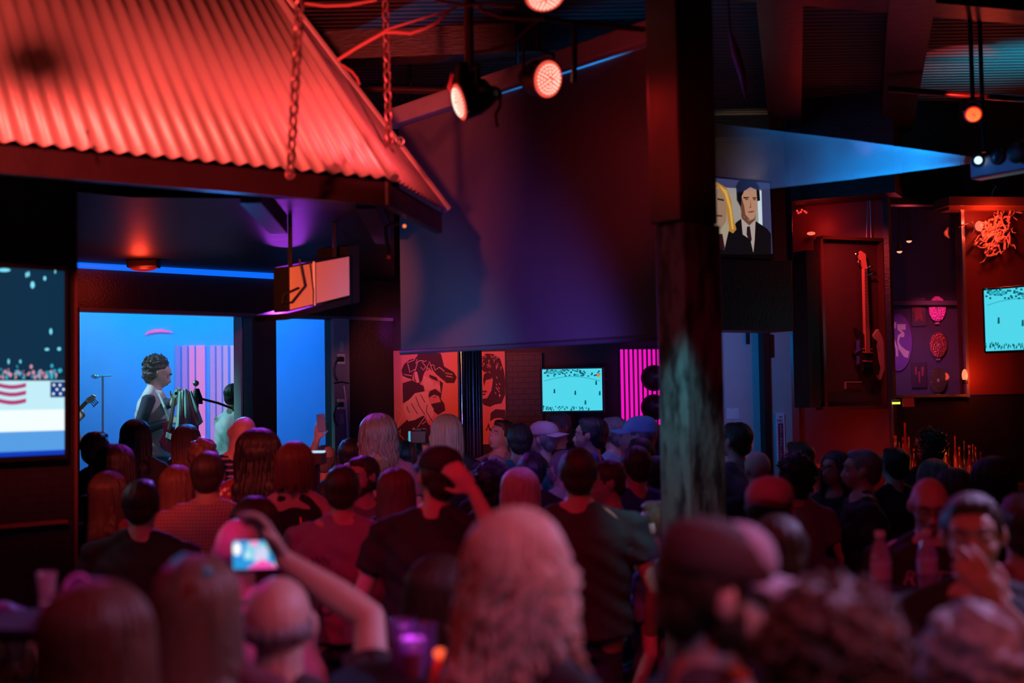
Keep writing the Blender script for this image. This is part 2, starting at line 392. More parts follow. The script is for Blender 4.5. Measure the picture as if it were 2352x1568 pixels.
# ---- back wall behind the screen, with posters
WB = Wall(890, 11.7, 1530, 11.4)
m = MB(); WB.box(m, 880, 1700, 500, 1000, -.12, 0, z0=0, z1=ZC); struct('wall_back', m, mat('dark_plaster', (.03, .022, .035), .6, bump=.3))
m = MB(); WB.box(m, 1164, 1246, 806, 1000, 0, .06, z0=0, z1=H(.42)); struct('trim_4', m, mat('ledge_stone', (.04, .025, .025), .5, kind='brick', col2=(.01, .01, .01), pscale=5, bump=1.0, bdist=.02))
POST = mat('poster_paper', (.86, .30, .22), .45, var=.22, vscale=1.6)
INK = mat('poster_ink', (.06, .008, .02), .6)
PALE = mat('poster_pale_ink', (.95, .52, .36), .5)
def poster(x0, x1, y0, y1, label):
    r = empty('poster', WB.hit((x0 + x1) / 2, y1, .01), 0, label, 'poster')
    m = MB(); WB.box(m, x0, x1, y0, y1, 0, .012); m.build('paper', POST, r)
    return r
def ink(r, pts, m_=None, off=.0135, name='print'):
    m = MB(); WB.prism(m, pts, .012, off); return m.build(name, m_ or INK, r)
def zoomp(pts, x0=880, y0=780, k=2171 / 360.): return [(x0 + x / k, y0 + y / k) for x, y in pts]
r = poster(905, 1052, 804, 1030, 'big red poster of a moustached man in a wide hat pointing a finger')
ink(r, zoomp([(470, 230), (490, 160), (640, 150), (800, 190), (845, 370), (980, 450), (1020, 520), (985, 600), (880, 600), (760, 500), (640, 400), (560, 480), (540, 560), (500, 620), (430, 560), (420, 440), (400, 560), (270, 500), (255, 420), (290, 340), (360, 280), (450, 255)]))
ink(r, zoomp([(270, 600), (400, 560), (560, 640), (575, 720), (440, 740), (360, 830), (275, 880), (270, 700)]))
ink(r, zoomp([(780, 560), (830, 600), (810, 740), (800, 820), (850, 890), (860, 980), (760, 1040), (690, 980), (640, 900), (700, 880), (800, 860), (770, 780), (700, 760), (640, 800), (630, 860), (615, 790), (650, 710), (720, 680), (800, 740)]))
ink(r, zoomp([(190, 1240), (330, 1110), (430, 1110), (560, 1050), (650, 1180), (660, 1290), (560, 1500), (200, 1500)]))
ink(r, zoomp([(640, 480), (740, 520), (770, 580), (690, 550), (640, 520)]))
ink(r, zoomp([(560, 490), (640, 540), (700, 600), (690, 650), (740, 600), (790, 640), (790, 700), (720, 670), (650, 700), (590, 690), (550, 600)]), PALE, .0142)
ink(r, zoomp([(430, 450), (470, 440), (505, 590), (470, 600), (440, 540)]), PALE, .0142)
ink(r, zoomp([(290, 1000), (280, 900), (380, 810), (440, 740), (620, 705), (640, 860), (700, 960), (700, 1050), (620, 1120), (600, 1040), (530, 1060), (440, 1110), (350, 1130)]), PALE, .0142)
mm = MB()
for pts in [[(450, 790), (500, 920), (580, 1040)], [(390, 880), (430, 950), (480, 1030)], [(330, 920), (345, 980), (370, 1010)], [(520, 760), (580, 870)], [(610, 900), (600, 1000), (690, 1140)], [(690, 800), (740, 790)]]:
    WB.line(mm, zoomp(pts), 1.6, .014, .0152)
mm.build('hand_marking', INK, r)
mm = MB()
for pts in [[(330, 320), (430, 280), (440, 260)], [(340, 330), (370, 450), (440, 410)], [(470, 270), (450, 330), (500, 290), (560, 290)], [(480, 300), (440, 440)], [(600, 290), (540, 310), (590, 370), (560, 420), (520, 380)], [(600, 400), (640, 300), (680, 420), (760, 520), (850, 580)], [(570, 470), (620, 390), (650, 400)], [(650, 350), (700, 350), (720, 420), (780, 380), (850, 440)], [(290, 480), (400, 500)], [(270, 520), (390, 550)], [(860, 460), (960, 480)], [(870, 500), (960, 520)],
            [(430, 1280), (570, 1080), (640, 1180)], [(190, 1230), (260, 1060), (240, 980), (170, 940)], [(200, 1290), (240, 1240), (230, 1320), (290, 1380)], [(540, 1170), (590, 1130)]]:
    WB.line(mm, zoomp(pts), 1.7, .014, .0156)
mm.build('print_marking', PALE, r)
r = poster(1103, 1161, 807, 1020, 'narrow red poster of a long haired face partly hidden by the dark post')
ink(r, zoomp([(1350, 390), (1345, 250), (1430, 190), (1530, 200), (1620, 260), (1670, 420), (1690, 560), (1690, 760), (1640, 880), (1540, 900), (1480, 930), (1390, 900), (1360, 820), (1440, 810), (1500, 700), (1520, 560), (1480, 440), (1400, 450)]))
ink(r, zoomp([(1395, 480), (1450, 440), (1510, 480), (1500, 540), (1420, 560), (1400, 640), (1385, 560)]), off=.0145)
ink(r, zoomp([(1350, 710), (1430, 705), (1440, 730), (1350, 725)]), off=.0145)
ink(r, zoomp([(1355, 750), (1420, 745), (1410, 765), (1355, 768)]), off=.0145)
ink(r, zoomp([(1490, 1010), (1560, 960), (1690, 970), (1700, 1120), (1620, 1080), (1540, 1090), (1480, 1130)]))
ink(r, zoomp([(1420, 1260), (1460, 1150), (1490, 1260), (1470, 1260), (1455, 1200), (1440, 1260)]))
mm = MB()
for k in range(16):
    x = 1350 + RNG.rand() * 280; y = 215 + RNG.rand() * 170
    WB.line(mm, zoomp([(x, y), (x + 20 + RNG.rand() * 20, y - 20 + RNG.rand() * 40), (x + 10 * RNG.rand(), y + 35)]), 1.2, .014, .0156)
for k in range(10):
    x = 1530 + RNG.rand() * 100; y = 450 + RNG.rand() * 360; WB.line(mm, zoomp([(x, y), (x + 16, y + 26)]), 1.5, .014, .0156)
mm.build('print_marking', PALE, r)
# slatted magenta panel with two round plaques
r = empty('slatted_panel', WB.hit(1470, 1000, .02), 0, 'panel of glowing magenta upright slats to the right of the small hockey TV', 'light panel')
for k in range(9):
    x0 = 1426 + k * 10.6; m = MB(); WB.box(m, x0, x0 + 6.2, 802, 975, .04, .1); m.build('slat', glow('magenta_slat', '#ff10c8', .9), r)
m = MB(); WB.box(m, 1424, 1522, 800, 977, .01, .03); m.build('back_board', BLK, r)
def plaque(x, y, label):
    q = empty('round_plaque', WB.hit(x, y, .12), 0, label, 'wall plaque', 'round dark red plaques on the magenta slats')
    m = MB(); m.lathe(WB.hit(x, y, .11), WB.n, [(0, .115), (.03, .115), (.05, .09), (.06, .05), (.07, .0)], 28); m.build('disc', mat('dark_red_lacquer', (.25, .02, .06), .3), q, smooth=True)
    m = MB(); m.torus(WB.hit(x, y, .145), WB.n, .1, .009); m.build('rim', mat('dark_red_lacquer'), q, smooth=True)
    m = MB(); m.ell(WB.hit(x + 8, y - 4, .18), (.03, .015, .02)); m.build('boss', mat('pink_metal', (.7, .3, .4), .3), q, smooth=True)
plaque(1502, 868, 'upper dark red round plaque on the magenta slats beside the column')
plaque(1502, 935, 'lower dark red round plaque on the magenta slats beside the column')

# ---- hockey TVs
def tv(wall, x0, x1, y0, y1, off, label, seed, arm=True, name='hockey_tv'):
    r = empty(name, wall.hit((x0 + x1) / 2, y1, off), 0, label, 'television')
    m = MB(); wall.box(m, x0 - 5, x1 + 5, y0 - 5, y1 + 6, off - .06, off); m.build('housing', DARKM, r, bevel=.006)
    scr = MB(); wall.box(scr, x0, x1, y0, y1, off, off + .004); scr = scr.build('screen', mat('ice_screen_%d' % seed, (0, 0, 0), emit='#52dcf0', estr=.95), r)
    w_, h_ = x1 - x0, y1 - y0; U = lambda u, v: (x0 + u * w_, y0 + v * h_)
    g = glow('rink_dark_%d' % seed, '#0a6a78', .7); g2 = glow('rink_mid', '#2cb4c6', .9)
    q = MB()
    rs = np.random.RandomState(seed)
    for k in range(70):
        u = rs.rand() * .96; v = rs.rand() * .16; wall.prism(q, [U(u, v), U(u + .03, v), U(u + .03, v + .03), U(u, v + .03)], off + .004, off + .0055)
    for k in range(60):
        u = rs.rand() ** 1.4 * .8; v = .9 + rs.rand() * .09 - .03 * (1 - u); wall.prism(q, [U(u, v), U(u + .012, v), U(u + .012, v + .04), U(u, v + .04)], off + .004, off + .0055)
    for (u, v) in [(.2, .53), (.55, .57), (.72, .8), (.9, .33), (.96, .58)]:
        wall.prism(q, [U(u - .012, v - .05), U(u + .012, v - .05), U(u + .016, v + .05), U(u - .016, v + .05)], off + .004, off + .0055)
    q.build('picture_marking', g, r)
    q = MB(); wall.line(q, [U(t, .3 - .12 * math.sin(PI * t)) for t in np.linspace(.03, .97, 14)], 1.6, off + .004, off + .0052)
    for (u, v) in [(.08, .05), (.16, .05), (.24, .05), (.55, .12)]: wall.prism(q, [U(u, v), U(u + .06, v), U(u + .06, v + .07), U(u, v + .07)], off + .0055, off + .006)
    q.build('rink_marking', g2, r)
    if arm:
        m = MB(); m.cyl(wall.hit((x0 + x1) / 2, (y0 + y1) / 2, off - .06), wall.hit((x0 + x1) / 2, (y0 + y1) / 2, 0), .03); m.build('wall_bracket', DARKM, r)
    return r
t_ = tv(WB, 1246, 1383, 847, 943, .45, 'small wall TV showing a cyan ice hockey rink above the far crowd', 3)
m = MB(); WB.prism(m, [(1371, 858), (1378, 858), (1378, 865), (1371, 865)], .4555, .4565); m.build('score_box', glow('score_orange', '#e08a20', .9), t_)

# ---- dark posts in front of the posters
r = empty('chrome_pole', WS.hit(1059, 1100, 0), 0, 'thin chrome pole with a bright blue reflection beside the hat poster', 'pole')
pa = P(1059, 780, 10.2); m = MB(); m.cyl((pa.x, pa.y, 0), (pa.x, pa.y, ZC), .024, n=20); m.build('tube', CHROME, r, smooth=True)
r = empty('ribbed_post', P(1083, 1100, 9.9), 0, 'wide black ribbed post standing between the two red posters', 'post')
pa = P(1085, 780, 10.0); m = MB()
for k in range(7):
    a = k / 6 * PI; m.cyl((pa.x - .055 * math.cos(a), pa.y - .03 * math.sin(a), 0), (pa.x - .055 * math.cos(a), pa.y - .03 * math.sin(a), ZC), .018, n=10)
m.cyl((pa.x, pa.y, 0), (pa.x, pa.y, ZC), .05, n=16); m.build('shaft', mat('black_glossy_metal', (.03, .025, .03), .2, .5), r, smooth=True)

# ---- projection screen
WP = Wall(920, 7.9, 1505, 6.15)
r = empty('projection_screen', WP.hit(1200, 780, 0), 0, 'large blank roll-down projection screen hanging dark between canopy and wooden column', 'projection screen')
def scr_corner(x, h, off=0.0):
    a = WP.sz(x, 700, off)[0]; return WP.at(a, H(h), off)
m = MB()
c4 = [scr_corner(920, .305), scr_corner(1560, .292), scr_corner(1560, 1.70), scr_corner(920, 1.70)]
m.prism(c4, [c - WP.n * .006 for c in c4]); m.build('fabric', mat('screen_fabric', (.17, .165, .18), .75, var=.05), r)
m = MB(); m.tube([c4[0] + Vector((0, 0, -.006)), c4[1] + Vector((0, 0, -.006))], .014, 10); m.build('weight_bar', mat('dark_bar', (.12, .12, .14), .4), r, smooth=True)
m = MB(); u = (c4[2] - c4[3]).normalized(); mid = (c4[2] + c4[3]) / 2 + Vector((0, 0, .06)); m.obox(mid - u * .02, (u, WP.n, Vector((0, 0, 1))), ((c4[2] - c4[3]).length / 2 + .06, .06, .055)); m.build('casing', mat('white_casing', (.6, .58, .58), .4), r, bevel=.012)
for k in (.06, .5, .94):
    q = c4[3].lerp(c4[2], k); m = MB(); m.cyl(q + Vector((0, 0, .11)), Vector((q.x, q.y, ZC)), .008, n=8); m.build('hanger', DARKM, r)

# ---- corrugated canopy
C1 = Vector((-.503, 5.56, H(.975))); E = Vector((.824, .566, 0)).normalized()
T1 = Vector((-1.179, 6.332, ZC)); C2 = P(1028, 484, 6.6); T2 = Vector((-1.146, 6.40, ZC))
UP1 = (T1 - C1) ; UP1 = Vector((-.577, .84, ZC - C1.z))
nrm = E.cross(UP1).normalized()
if nrm.y > 0: nrm = -nrm
CAN = mat('corrugated_roofing', (.70, .66, .64), .42, .25, bump=.15, bscale=6, var=.08, vscale=2)
r = empty('corrugated_canopy', (C1.x - 1.5, C1.y - 1.0, C1.z - .1), 0, 'big sloping corrugated metal canopy glowing red over the bar', 'canopy')
L_ = 5.2; pitch = .070; n = int(L_ / pitch * 8); m = MB(); vs = []
for j in range(2):
    for i in range(n + 1):
        a = -L_ + L_ * i / n; sh = (T1 - C1 - UP1).dot(E) * (i / n) ** 30 if j else 0
        vs.append(C1 + E * a + UP1 * j + nrm * (.009 * math.sin(2 * PI * a / pitch)) + E * sh)
m.add(vs, [(i, i + 1, n + 2 + i, n + 1 + i) for i in range(n)]); o = m.build('front_slope', CAN, r, smooth=True)
md = o.modifiers.new('thick', 'SOLIDIFY'); md.thickness = .003
m = MB(); vs = []; n2 = 96; d2 = (C2 - C1).length; nn = (C2 - C1).cross(T1 - C1).normalized(); nn = nn if nn.x > 0 else -nn
for j in range(2):
    for i in range(n2 + 1):
        t = i / n2; q = C1.lerp(C2, t) if j == 0 else T1.lerp(T2, t)
        vs.append(q + nn * (.009 * math.sin(2 * PI * t * d2 / pitch)))
m.add(vs, [(i, i + 1, n2 + 2 + i, n2 + 1 + i) for i in range(n2)]); o = m.build('side_slope', CAN, r, smooth=True)
md = o.modifiers.new('thick', 'SOLIDIFY'); md.thickness = .003
m = MB(); m.tube([C1 + nrm * .004, T1 + nrm * .004], .022, 8); m.tube([C2, T2], .03, 8); m.build('ridge_cap', CAN, r, smooth=True)
m = MB(); dz = Vector((0, 0, -1)); inn = Vector((-.566, .824, 0))
FAS = mat('black_fascia', (.03, .012, .018), .35, bump=.3, bscale=10)
p0 = C1 - E * L_ + inn * .03; p1 = C1 + inn * .03 
m.hexa([p0 + dz * .115, p1 + dz * .115, p1 + inn * .04 + dz * .115, p0 + inn * .04 + dz * .115, p0 + dz * .012, p1 + dz * .012, p1 + inn * .04 + dz * .012, p0 + inn * .04 + dz * .012]); m.build('fascia', FAS, r)
m = MB(); i2 = Vector((-1, .2, 0)).normalized(); p0 = C1 + i2 * .03; p1 = C2 + i2 * .03
m.hexa([p0 + dz * .115, p1 + dz * .115, p1 + i2 * .04 + dz * .115, p0 + i2 * .04 + dz * .115, p0 + dz * .012, p1 + dz * .012, p1 + i2 * .04 + dz * .012, p0 + i2 * .04 + dz * .012]); m.build('fascia', FAS, r)
# ribs and braces under the canopy
for k, (x, y, Y, x2, y2, Y2) in enumerate([(575, 440, 5.5, 640, 515, 6.6), (840, 455, 5.9, 880, 540, 7.4)]):
    m = MB(); a = P(x, y, Y); b = P(x2, y2, Y2); m.obox((a + b) / 2, ((b - a).normalized(), Vector((0, 0, 1)).cross(b - a).normalized(), Vector((0, 0, 1))), ((b - a).length / 2, .045, .05))
    m.build('brace', mat('violet_black_timber', (.10, .06, .09), .5), r)
m = MB(); m.tube([P(205, 340, 4.72), P(203, 320, 4.72), P(199, 306, 4.7)], .003, 6); m.ell(P(199, 303, 4.7), .008); m.build('wire_stub', METAL, r)

# red lamp reflection in the soffit, built as a small glowing fixture
q = P(330, 592, 9.0); q = Vector((q.x, q.y, ZS))
r = empty('soffit_reflection', q, 0, 'small oblong red glow for a lamp reflection in the dark ceiling above the stage', 'lamp')
m = MB(); m.obox(q + Vector((0, 0, -.03)), (Vector((1, 0, 0)), Vector((0, 1, 0)), Vector((0, 0, 1))), (.11, .05, .03)); m.build('housing', DARKM, r, bevel=.01)
m = MB(); m.ell(q + Vector((0, -.0, -.055)), (.10, .045, .03)); m.build('lens', glow('red_reflection', '#b01408', .9), r, smooth=True)
lamp('POINT', q + Vector((0, -.1, -.14)), None, 5, (1, .05, .02), .05)  # point lamp added where the reflection is built

# ---- hanging monitor lit orange-red
WM = Wall(658, 6.9, 805, 7.35)
r = empty('hanging_monitor', WM.hit(730, 700, 0), 0, 'boxy monitor hanging from the ceiling with its panel reflecting orange red light', 'monitor')
a0, _ = WM.sz(660, 650); a1, _ = WM.sz(806, 650)
def mon(a, h, off): return WM.at(a, H(h), off)
zt0, zb0 = WM.sz(660, 612)[1] - EYE, WM.sz(660, 716)[1] - EYE; zt1, zb1 = WM.sz(806, 585)[1] - EYE, WM.sz(806, 680)[1] - EYE
c = [mon(a0, zb0, 0), mon(a1, zb1, 0), mon(a1, zt1, 0), mon(a0, zt0, 0)]
m = MB(); m.prism(c, [v - WM.n * .10 for v in c]); m.build('housing', DARKM, r)
cc = sum(c, Vector()) / 4
m = MB(); ci = [cc + (v - cc) * .93 + WM.n * .004 for v in c]; m.prism(ci, [v - WM.n * .003 for v in ci]); m.build('panel', mat('pale_panel', (.75, .55, .45), .35, var=.15, vscale=2), r)
m = MB(); m.tube([c[0].lerp(c[1], .38) + WM.n * .012, c[3].lerp(c[2], .38) + WM.n * .012], .008, 8); m.build('conduit', WHITE, r, smooth=True)
m = MB(); m.tube([c[3].lerp(c[2], .12) + Vector((0, 0, .03)) + WM.n * .03, c[0].lerp(c[3], .5) + (c[1] - c[0]) * .2 + WM.n * .03, c[0] + WM.n * .03 + Vector((0, 0, .05)), c[0] - (c[1] - c[0]) * .12 + WM.n * .02 + Vector((0, 0, .06)), c[0] - (c[1] - c[0]) * .1 + Vector((0, 0, .1)) + WM.n * .02, c[0] + (c[1] - c[0]) * .1 + Vector((0, 0, .12)) + WM.n * .03], .006, 8); m.build('cable', RUBBER, r, smooth=True)
m = MB(); m.tube([c[0].lerp(c[1], .36) + WM.n * .015, c[0].lerp(c[2], .35) + WM.n * .02, c[3].lerp(c[2], .3) + WM.n * .02], .004, 8); m.build('cable', RUBBER, r, smooth=True)
for t in (.15, .85):
    q = c[3].lerp(c[2], t) - WM.n * .05; m = MB(); m.cyl(q, Vector((q.x, q.y, ZS)), .012, n=8); m.build('hanger', DARKM, r)
m = MB(); q0 = c[0] + Vector((0, 0, -.03)) - WM.n * .04; q1 = c[1] + Vector((0, 0, -.05)) - WM.n * .25; m.obox((c[0] + c[1]) / 2 - WM.n * .12 + Vector((0, 0, -.025)), ((c[1] - c[0]).normalized(), WM.n, Vector((0, 0, 1))), ((c[1] - c[0]).length / 2, .12, .018)); m.build('tray', DARKM, r)
m = MB(); m.obox((c[1] + c[2]) / 2 + (c[1] - c[0]) * .12 - WM.n * .15, ((c[1] - c[0]).normalized(), WM.n, Vector((0, 0, 1))), (.05, .12, .17)); m.build('side_box', BLK, r)

# ---- pillar with the big TV on the left
WL = Wall(-300, 5.1, 178, 5.74)
m = MB(); WL.box(m, -900, 178, 500, 1000, -.3, 0, z0=0, z1=ZS); struct('wall_pillar', m, mat('black_brick', (.02, .013, .016), .45, kind='brick', col2=(.012, .01, .012), pscale=7, bump=.6))
m = MB(); WL.box(m, 174, 178, 604, 1568, 0, .012, z0=0, z1=ZS); struct('trim_5', m, mat('red_edge_trim', (.16, .06, .06), .4))
m = MB(); WL.box(m, -900, 156, 1238, 1246, 0, .05); struct('trim_6', m, mat('brown_rail', (.2, .08, .05), .4))
r = empty('wall_tv', WL.hit(75, 1045, .03), 0, 'large bright wall TV at the left edge showing a crowd, a flag and ice', 'television')
def tvq(y0l, y0r, y1l, y1r, x0=-760, x1=148): return [(x0, y1l), (x1, y1r), (x1, y0r), (x0, y0l)]
zt = WL.sz(75, 618, .06)[1]; zb = WL.sz(75, 1046, .06)[1]
def tvb(mb, x0, x1, f0, f1, o0, o1):
    return WL.box(mb, x0, x1, 618, 1046, o0, o1, z0=zt + (zb - zt) * f1, z1=zt + (zb - zt) * f0)
m = MB(); tvb(m, -780, 158, -.025, 1.03, 0, .055); m.build('housing', DARKM, r, bevel=.006)
m = MB(); tvb(m, -765, 148, 0, 1, .055, .058); m.build('screen', glow('tv_teal', '#02344f', .85), r)
m = MB(); tvb(m, -765, 148, .75, .94, .058, .0595); m.build('picture_ice', glow('tv_white', '#f4ffff', 1.0), r)
m = MB(); tvb(m, -765, 148, .87, .985, .0595, .0605); m.build('picture_ice_shade', glow('tv_lightblue', '#5aa6f0', .9), r)
m = MB(); tvb(m, -765, 148, .975, 1, .0605, .0615); m.build('picture_edge', glow('tv_blue', '#0a40c8', .9), r)
m = MB(); tvb(m, -765, 148, .60, .755, .058, .0600); m.build('picture_boards', glow('tv_pale', '#c8f4ff', .95), r)
m = MB()
for f in (.612, .652, .695):
    WL.prism(m, [(x, 618 + (f + .010 * math.sin(x / 18.)) * 428) for x in range(-180, 61, 12)] + [(x, 618 + (f + .022 + .010 * math.sin(x / 18.)) * 428) for x in range(60, -181, -12)], .06, .0622)
m.build('flag_stripes', glow('tv_red', '#b8407a', .9), r)
m = MB(); tvb(m, 116, 148, .605, .69, .06, .0622); m.build('flag_canton', glow('tv_canton', '#0a3c86', .9), r)
m = MB()
for i, (x, y) in enumerate([(124, 884), (138, 884), (131, 894), (123, 904), (139, 904), (146, 894)]): WL.disc(m, x, y, 2.6, 3, .0622, .0632, 10)
m.build('flag_stars', glow('tv_white'), r)
rs = np.random.RandomState(5); m = MB(); m2 = MB(); m3 = MB()
for k in range(300):
    x = -330 + rs.rand() * 474; y = 838 + rs.rand() ** .45 * 29; t = [m, m2, m3][rs.randint(3)]; WL.disc(t, x, y, 1.5 + rs.rand() * 2.2, 2 + rs.rand() * 3.5, .0585, .0595 + .0005 * rs.rand(), 7)
m.build('crowd_dot', glow('tv_pink', '#e8a0b8', .9), r); m2.build('crowd_dot', glow('tv_cyan', '#3cb8d8', .9), r); m3.build('crowd_dot', glow('tv_dark', '#062038', .9), r)
m = MB()
for x, y, a, b in [(75, 654, 4.5, 8), (61, 631, 2, 6), (66, 629, 2, 6), (103, 639, 3, 5), (127, 624, 1.5, 4), (117, 761, 3, 7), (108, 802, 5, 3), (136, 801, 4, 4), (20, 830, 2, 6), (47, 830, 2, 4), (10, 620, 14, 4)]: WL.disc(m, x, y, a, b, .058, .0595, 14)
m.build('sparkles', glow('tv_spark', '#7fe8ff', 1.0), r)

# ---- wooden column
CW = Vector(P(1580, 1000, 5.25)); CW.z = 0
def colbox(mb, lx, cx, rx, d, z0, z1):
    "square post standing corner-on: left, near-corner and right image columns at mid height"
    c = P(cx, 900, d); l = P(lx, 900, d + .13); q = P(rx, 900, d + .17); c.z = l.z = q.z = 0; b = l + q - c
    Z0 = Vector((0, 0, z0)); Z1 = Vector((0, 0, z1))
    return mb.hexa([c + Z0, q + Z0, b + Z0, l + Z0, c + Z1, q + Z1, b + Z1, l + Z1])
r = empty('wooden_column', CW, 0, 'thick weathered wooden column rising in front of the projection screen', 'column')
m = MB(); colbox(m, 1512, 1579, 1664, 5.2, 0, H(.72)); o = m.build('post', mat('weathered_wood', (.20, .19, .18), .6, kind='worn', col2=(.05, .03, .03), pscale=16, stretch=(1, 1, .35), bump=.9, bdist=.012), r, bevel=.008)
m = MB(); colbox(m, 1500, 1572, 1658, 5.17, H(.72), ZC); o = m.build('cladding', mat('dark_brown_cladding', (.06, .03, .025), .5, bump=.4, bscale=9, stretch=(1, 1, .2)), r, bevel=.006)
# ================================================================== ceiling fittings
zc = lambda p, dz=0: Vector((p.x, p.y, ZC - dz))
def par_can(x, y, d, aim, rad, label, glowc='#ff5a48', dot='#fff0d8', s=1.0, hang=True, grp=None):
    c = P(x, y, d); aim = Vector(aim).normalized()
    r = empty('par_light', c, 0, label, 'stage light', grp)
    m = MB(); m.lathe(c - aim * .02, -aim, [(0, rad), (.01, rad * 1.02), (.07, rad * .95), (.12, rad * .7), (.16, rad * .4), (.17, .01)], 24); m.build('can', DARKM, r, smooth=True)
    m = MB(); m.lathe(c - aim * .02, aim, [(0, rad * .98), (.012, rad * .96), (.022, rad * .5), (.026, .001)], 28); m.build('lens', glow('lens_' + glowc[1:], glowc, s), r, smooth=True)
    m = MB(); a = aim.orthogonal().normalized(); b = aim.cross(a)
    for j, k in [(1, 1), (2, 6), (3, 12), (4, 18), (5, 24)]:
        for i in range(k):
            t = 2 * PI * i / k; q = c + (a * math.cos(t) + b * math.sin(t)) * rad * .17 * (j - .6) + aim * (.010 - .012 * (j / 5) ** 2)
            m.ell(q, rad * .055, None, 6, 4)
    m.build('diode_dot', glow('diode_' + dot[1:], dot, 1.3), r)
    m = MB(); m.torus(c - aim * .015, aim, rad, .006); m.build('rim', mat('rim_red', (.6, .3, .3), .3), r, smooth=True)
    if hang:
        m = MB(); sd = aim.cross(Vector((0, 0, 1))).normalized()
        pts = [c - aim * .07 + sd * rad * 1.1, c - aim * .07 + sd * rad * 1.1 + Vector((0, 0, rad * 1.5)), c - aim * .07 - sd * rad * 1.1 + Vector((0, 0, rad * 1.5)), c - aim * .07 - sd * rad * 1.1]
        m.tube(pts, .008, 6); m.cyl((pts[1] + pts[2]) / 2, Vector((((pts[1] + pts[2]) / 2).x, ((pts[1] + pts[2]) / 2).y, ZC)), .012, n=8); m.build('yoke', DARKM, r)
    return r
par_can(1262, 182, 5.7, (.55, -.62, -.22), .085, 'round red stage light with glowing diodes hanging above the screen')
par_can(1050, 236, 5.5, (-.95, -.30, -.30), .080, 'round red stage light turned almost edge-on under the ceiling beam')
par_can(1252, -6, 5.3, (.1, -.5, -.8), .085, 'red stage light cut off by the top edge above the round one')
par_can(2236, 264, 6.4, (-.25, -.75, -.45), .042, 'small orange red stage light pointing down near the right ceiling', '#ff2a10', '#ffd070')
fn = E.cross(UP1).normalized(); eye = Vector((0, 0, EYE)); dr_ = P(85, 140, 5.0) - eye; hitp = eye + dr_ * ((C1 - eye).dot(fn) / dr_.dot(fn))
fx = Vector((-1.3, 2.1, 3.45)).lerp(hitp, .36)
r = empty('par_light', fx, 0, 'unlit black can added out of view past the left edge to shade the canopy', 'stage light')  # unseen can, added and sized to cast the dark blob on the canopy
m = MB(); m.lathe(fx + Vector((0, -.07, 0)), (0, 1, 0), [(0, .06), (.02, .075), (.08, .08), (.14, .06), (.18, .03)], 20); m.build('can', DARKM, r, smooth=True)
m = MB(); m.cyl(fx + Vector((0, 0, .06)), zc(fx), .010, n=8); m.build('drop_rod', DARKM, r)
# clamp and motor cluster between the lights
r = empty('light_clamp', P(1085, 190, 5.6), 0, 'dark tangle of clamps and brackets holding the two stage lights', 'light bracket')
m = MB(); m.obox(P(1075, 180, 5.6), (Vector((1, .2, 0)).normalized(), Vector((-.2, 1, 0)).normalized(), Vector((0, 0, 1))), (.05, .05, .06)); m.ell(P(1100, 200, 5.6), (.05, .04, .04)); m.ell(P(1128, 215, 5.6), (.05, .03, .035)); m.build('clamp_body', DARKM, r, smooth=False, bevel=.008)
m = MB(); m.cyl(P(1075, 170, 5.6), Vector((P(1075, 170, 5.6).x, 5.6, ZC)), .014, n=8); m.tube([P(1040, 170, 5.55), P(1032, 200, 5.55), P(1040, 215, 5.55)], .01, 6); m.tube([P(1110, 190, 5.6), P(1150, 215, 5.6), P(1148, 245, 5.6), P(1138, 262, 5.6), P(1142, 292, 5.6)], .008, 6); m.build('arm', mat('dark_red_metal', (.2, .05, .05), .4), r)
# ceiling pipes, beams and ropes
def beam(name, pts, wd, ht, m_, n=1):
    a, b = [Vector(p) for p in pts]; mb = MB(); u = (b - a).normalized(); sd = Vector((0, 0, 1)).cross(u).normalized()
    mb.obox((a + b) / 2, (u, sd, Vector((0, 0, 1))), ((b - a).length / 2, wd / 2, ht / 2)); return struct(name, mb, m_)
beam('trim_7', (zc(P(640, 60, 7.2), .08), zc(P(1560, 60, 7.0), .08)), .16, .16, BLK2)
beam('trim_8', (zc(P(760, 60, 9.5), .08), zc(P(2700, 60, 9.5), .08)), .16, .16, BLK2)
beam('trim_9', (zc(P(1600, 60, 5.9), .09), zc(P(2900, 60, 6.9), .09)), .2, .18, BLK2)
beam('trim_10', (zc(P(1790, 60, 5.2), .1), zc(P(1800, 60, 12.0), .1)), .22, .2, BLK2)
beam('trim_11', (zc(P(2120, 60, 5.2), .1), zc(P(2030, 60, 12.0), .1)), .22, .2, BLK2)
beam('trim_12', (zc(P(1640, 60, 9.9), .06), zc(P(1830, 60, 10.3), .06)), .12, .12, BLK2)
def pipe(pts, r_, label, name='ceiling_pipe', m_=None, cat='pipe'):
    mb = MB(); mb.tube(pts, r_, 10); return tag(mb.build(name, m_ or mat('dark_pipe', (.10, .06, .06), .3, .5), None, smooth=True), label, cat)
pipe([P(830, 205, 7.6), P(1400, 215, 7.3)], .02, 'long thin dark pipe crossing behind the two stage lights')
pipe([P(1150, 30, 5.6), P(1300, 50, 5.7), P(1480, 68, 5.8)], .013, 'thin pipe running right from the top stage light towards the column')
pipe([P(2040, 205, 7.6), P(2360, 228, 7.6)], .02, 'dark pipe under the teal lit ceiling slats')
pipe([P(1320, 60, 5.7), P(1318, 190, 5.7)], .014, 'short upright pipe beside the round stage light', 'drop_pipe')
VINE = mat('red_rope', (.35, .12, .10), .6)
def rope(pts, r_, label, name='ceiling_cable', cat='cable', d=5.7):
    return pipe([P(x, y, d) for x, y in pts], r_, label, name, VINE, cat)
rope([(775, 138), (815, 112), (850, 92), (882, 74)], .008, 'cable rising from the canopy ridge to the top of the chain')
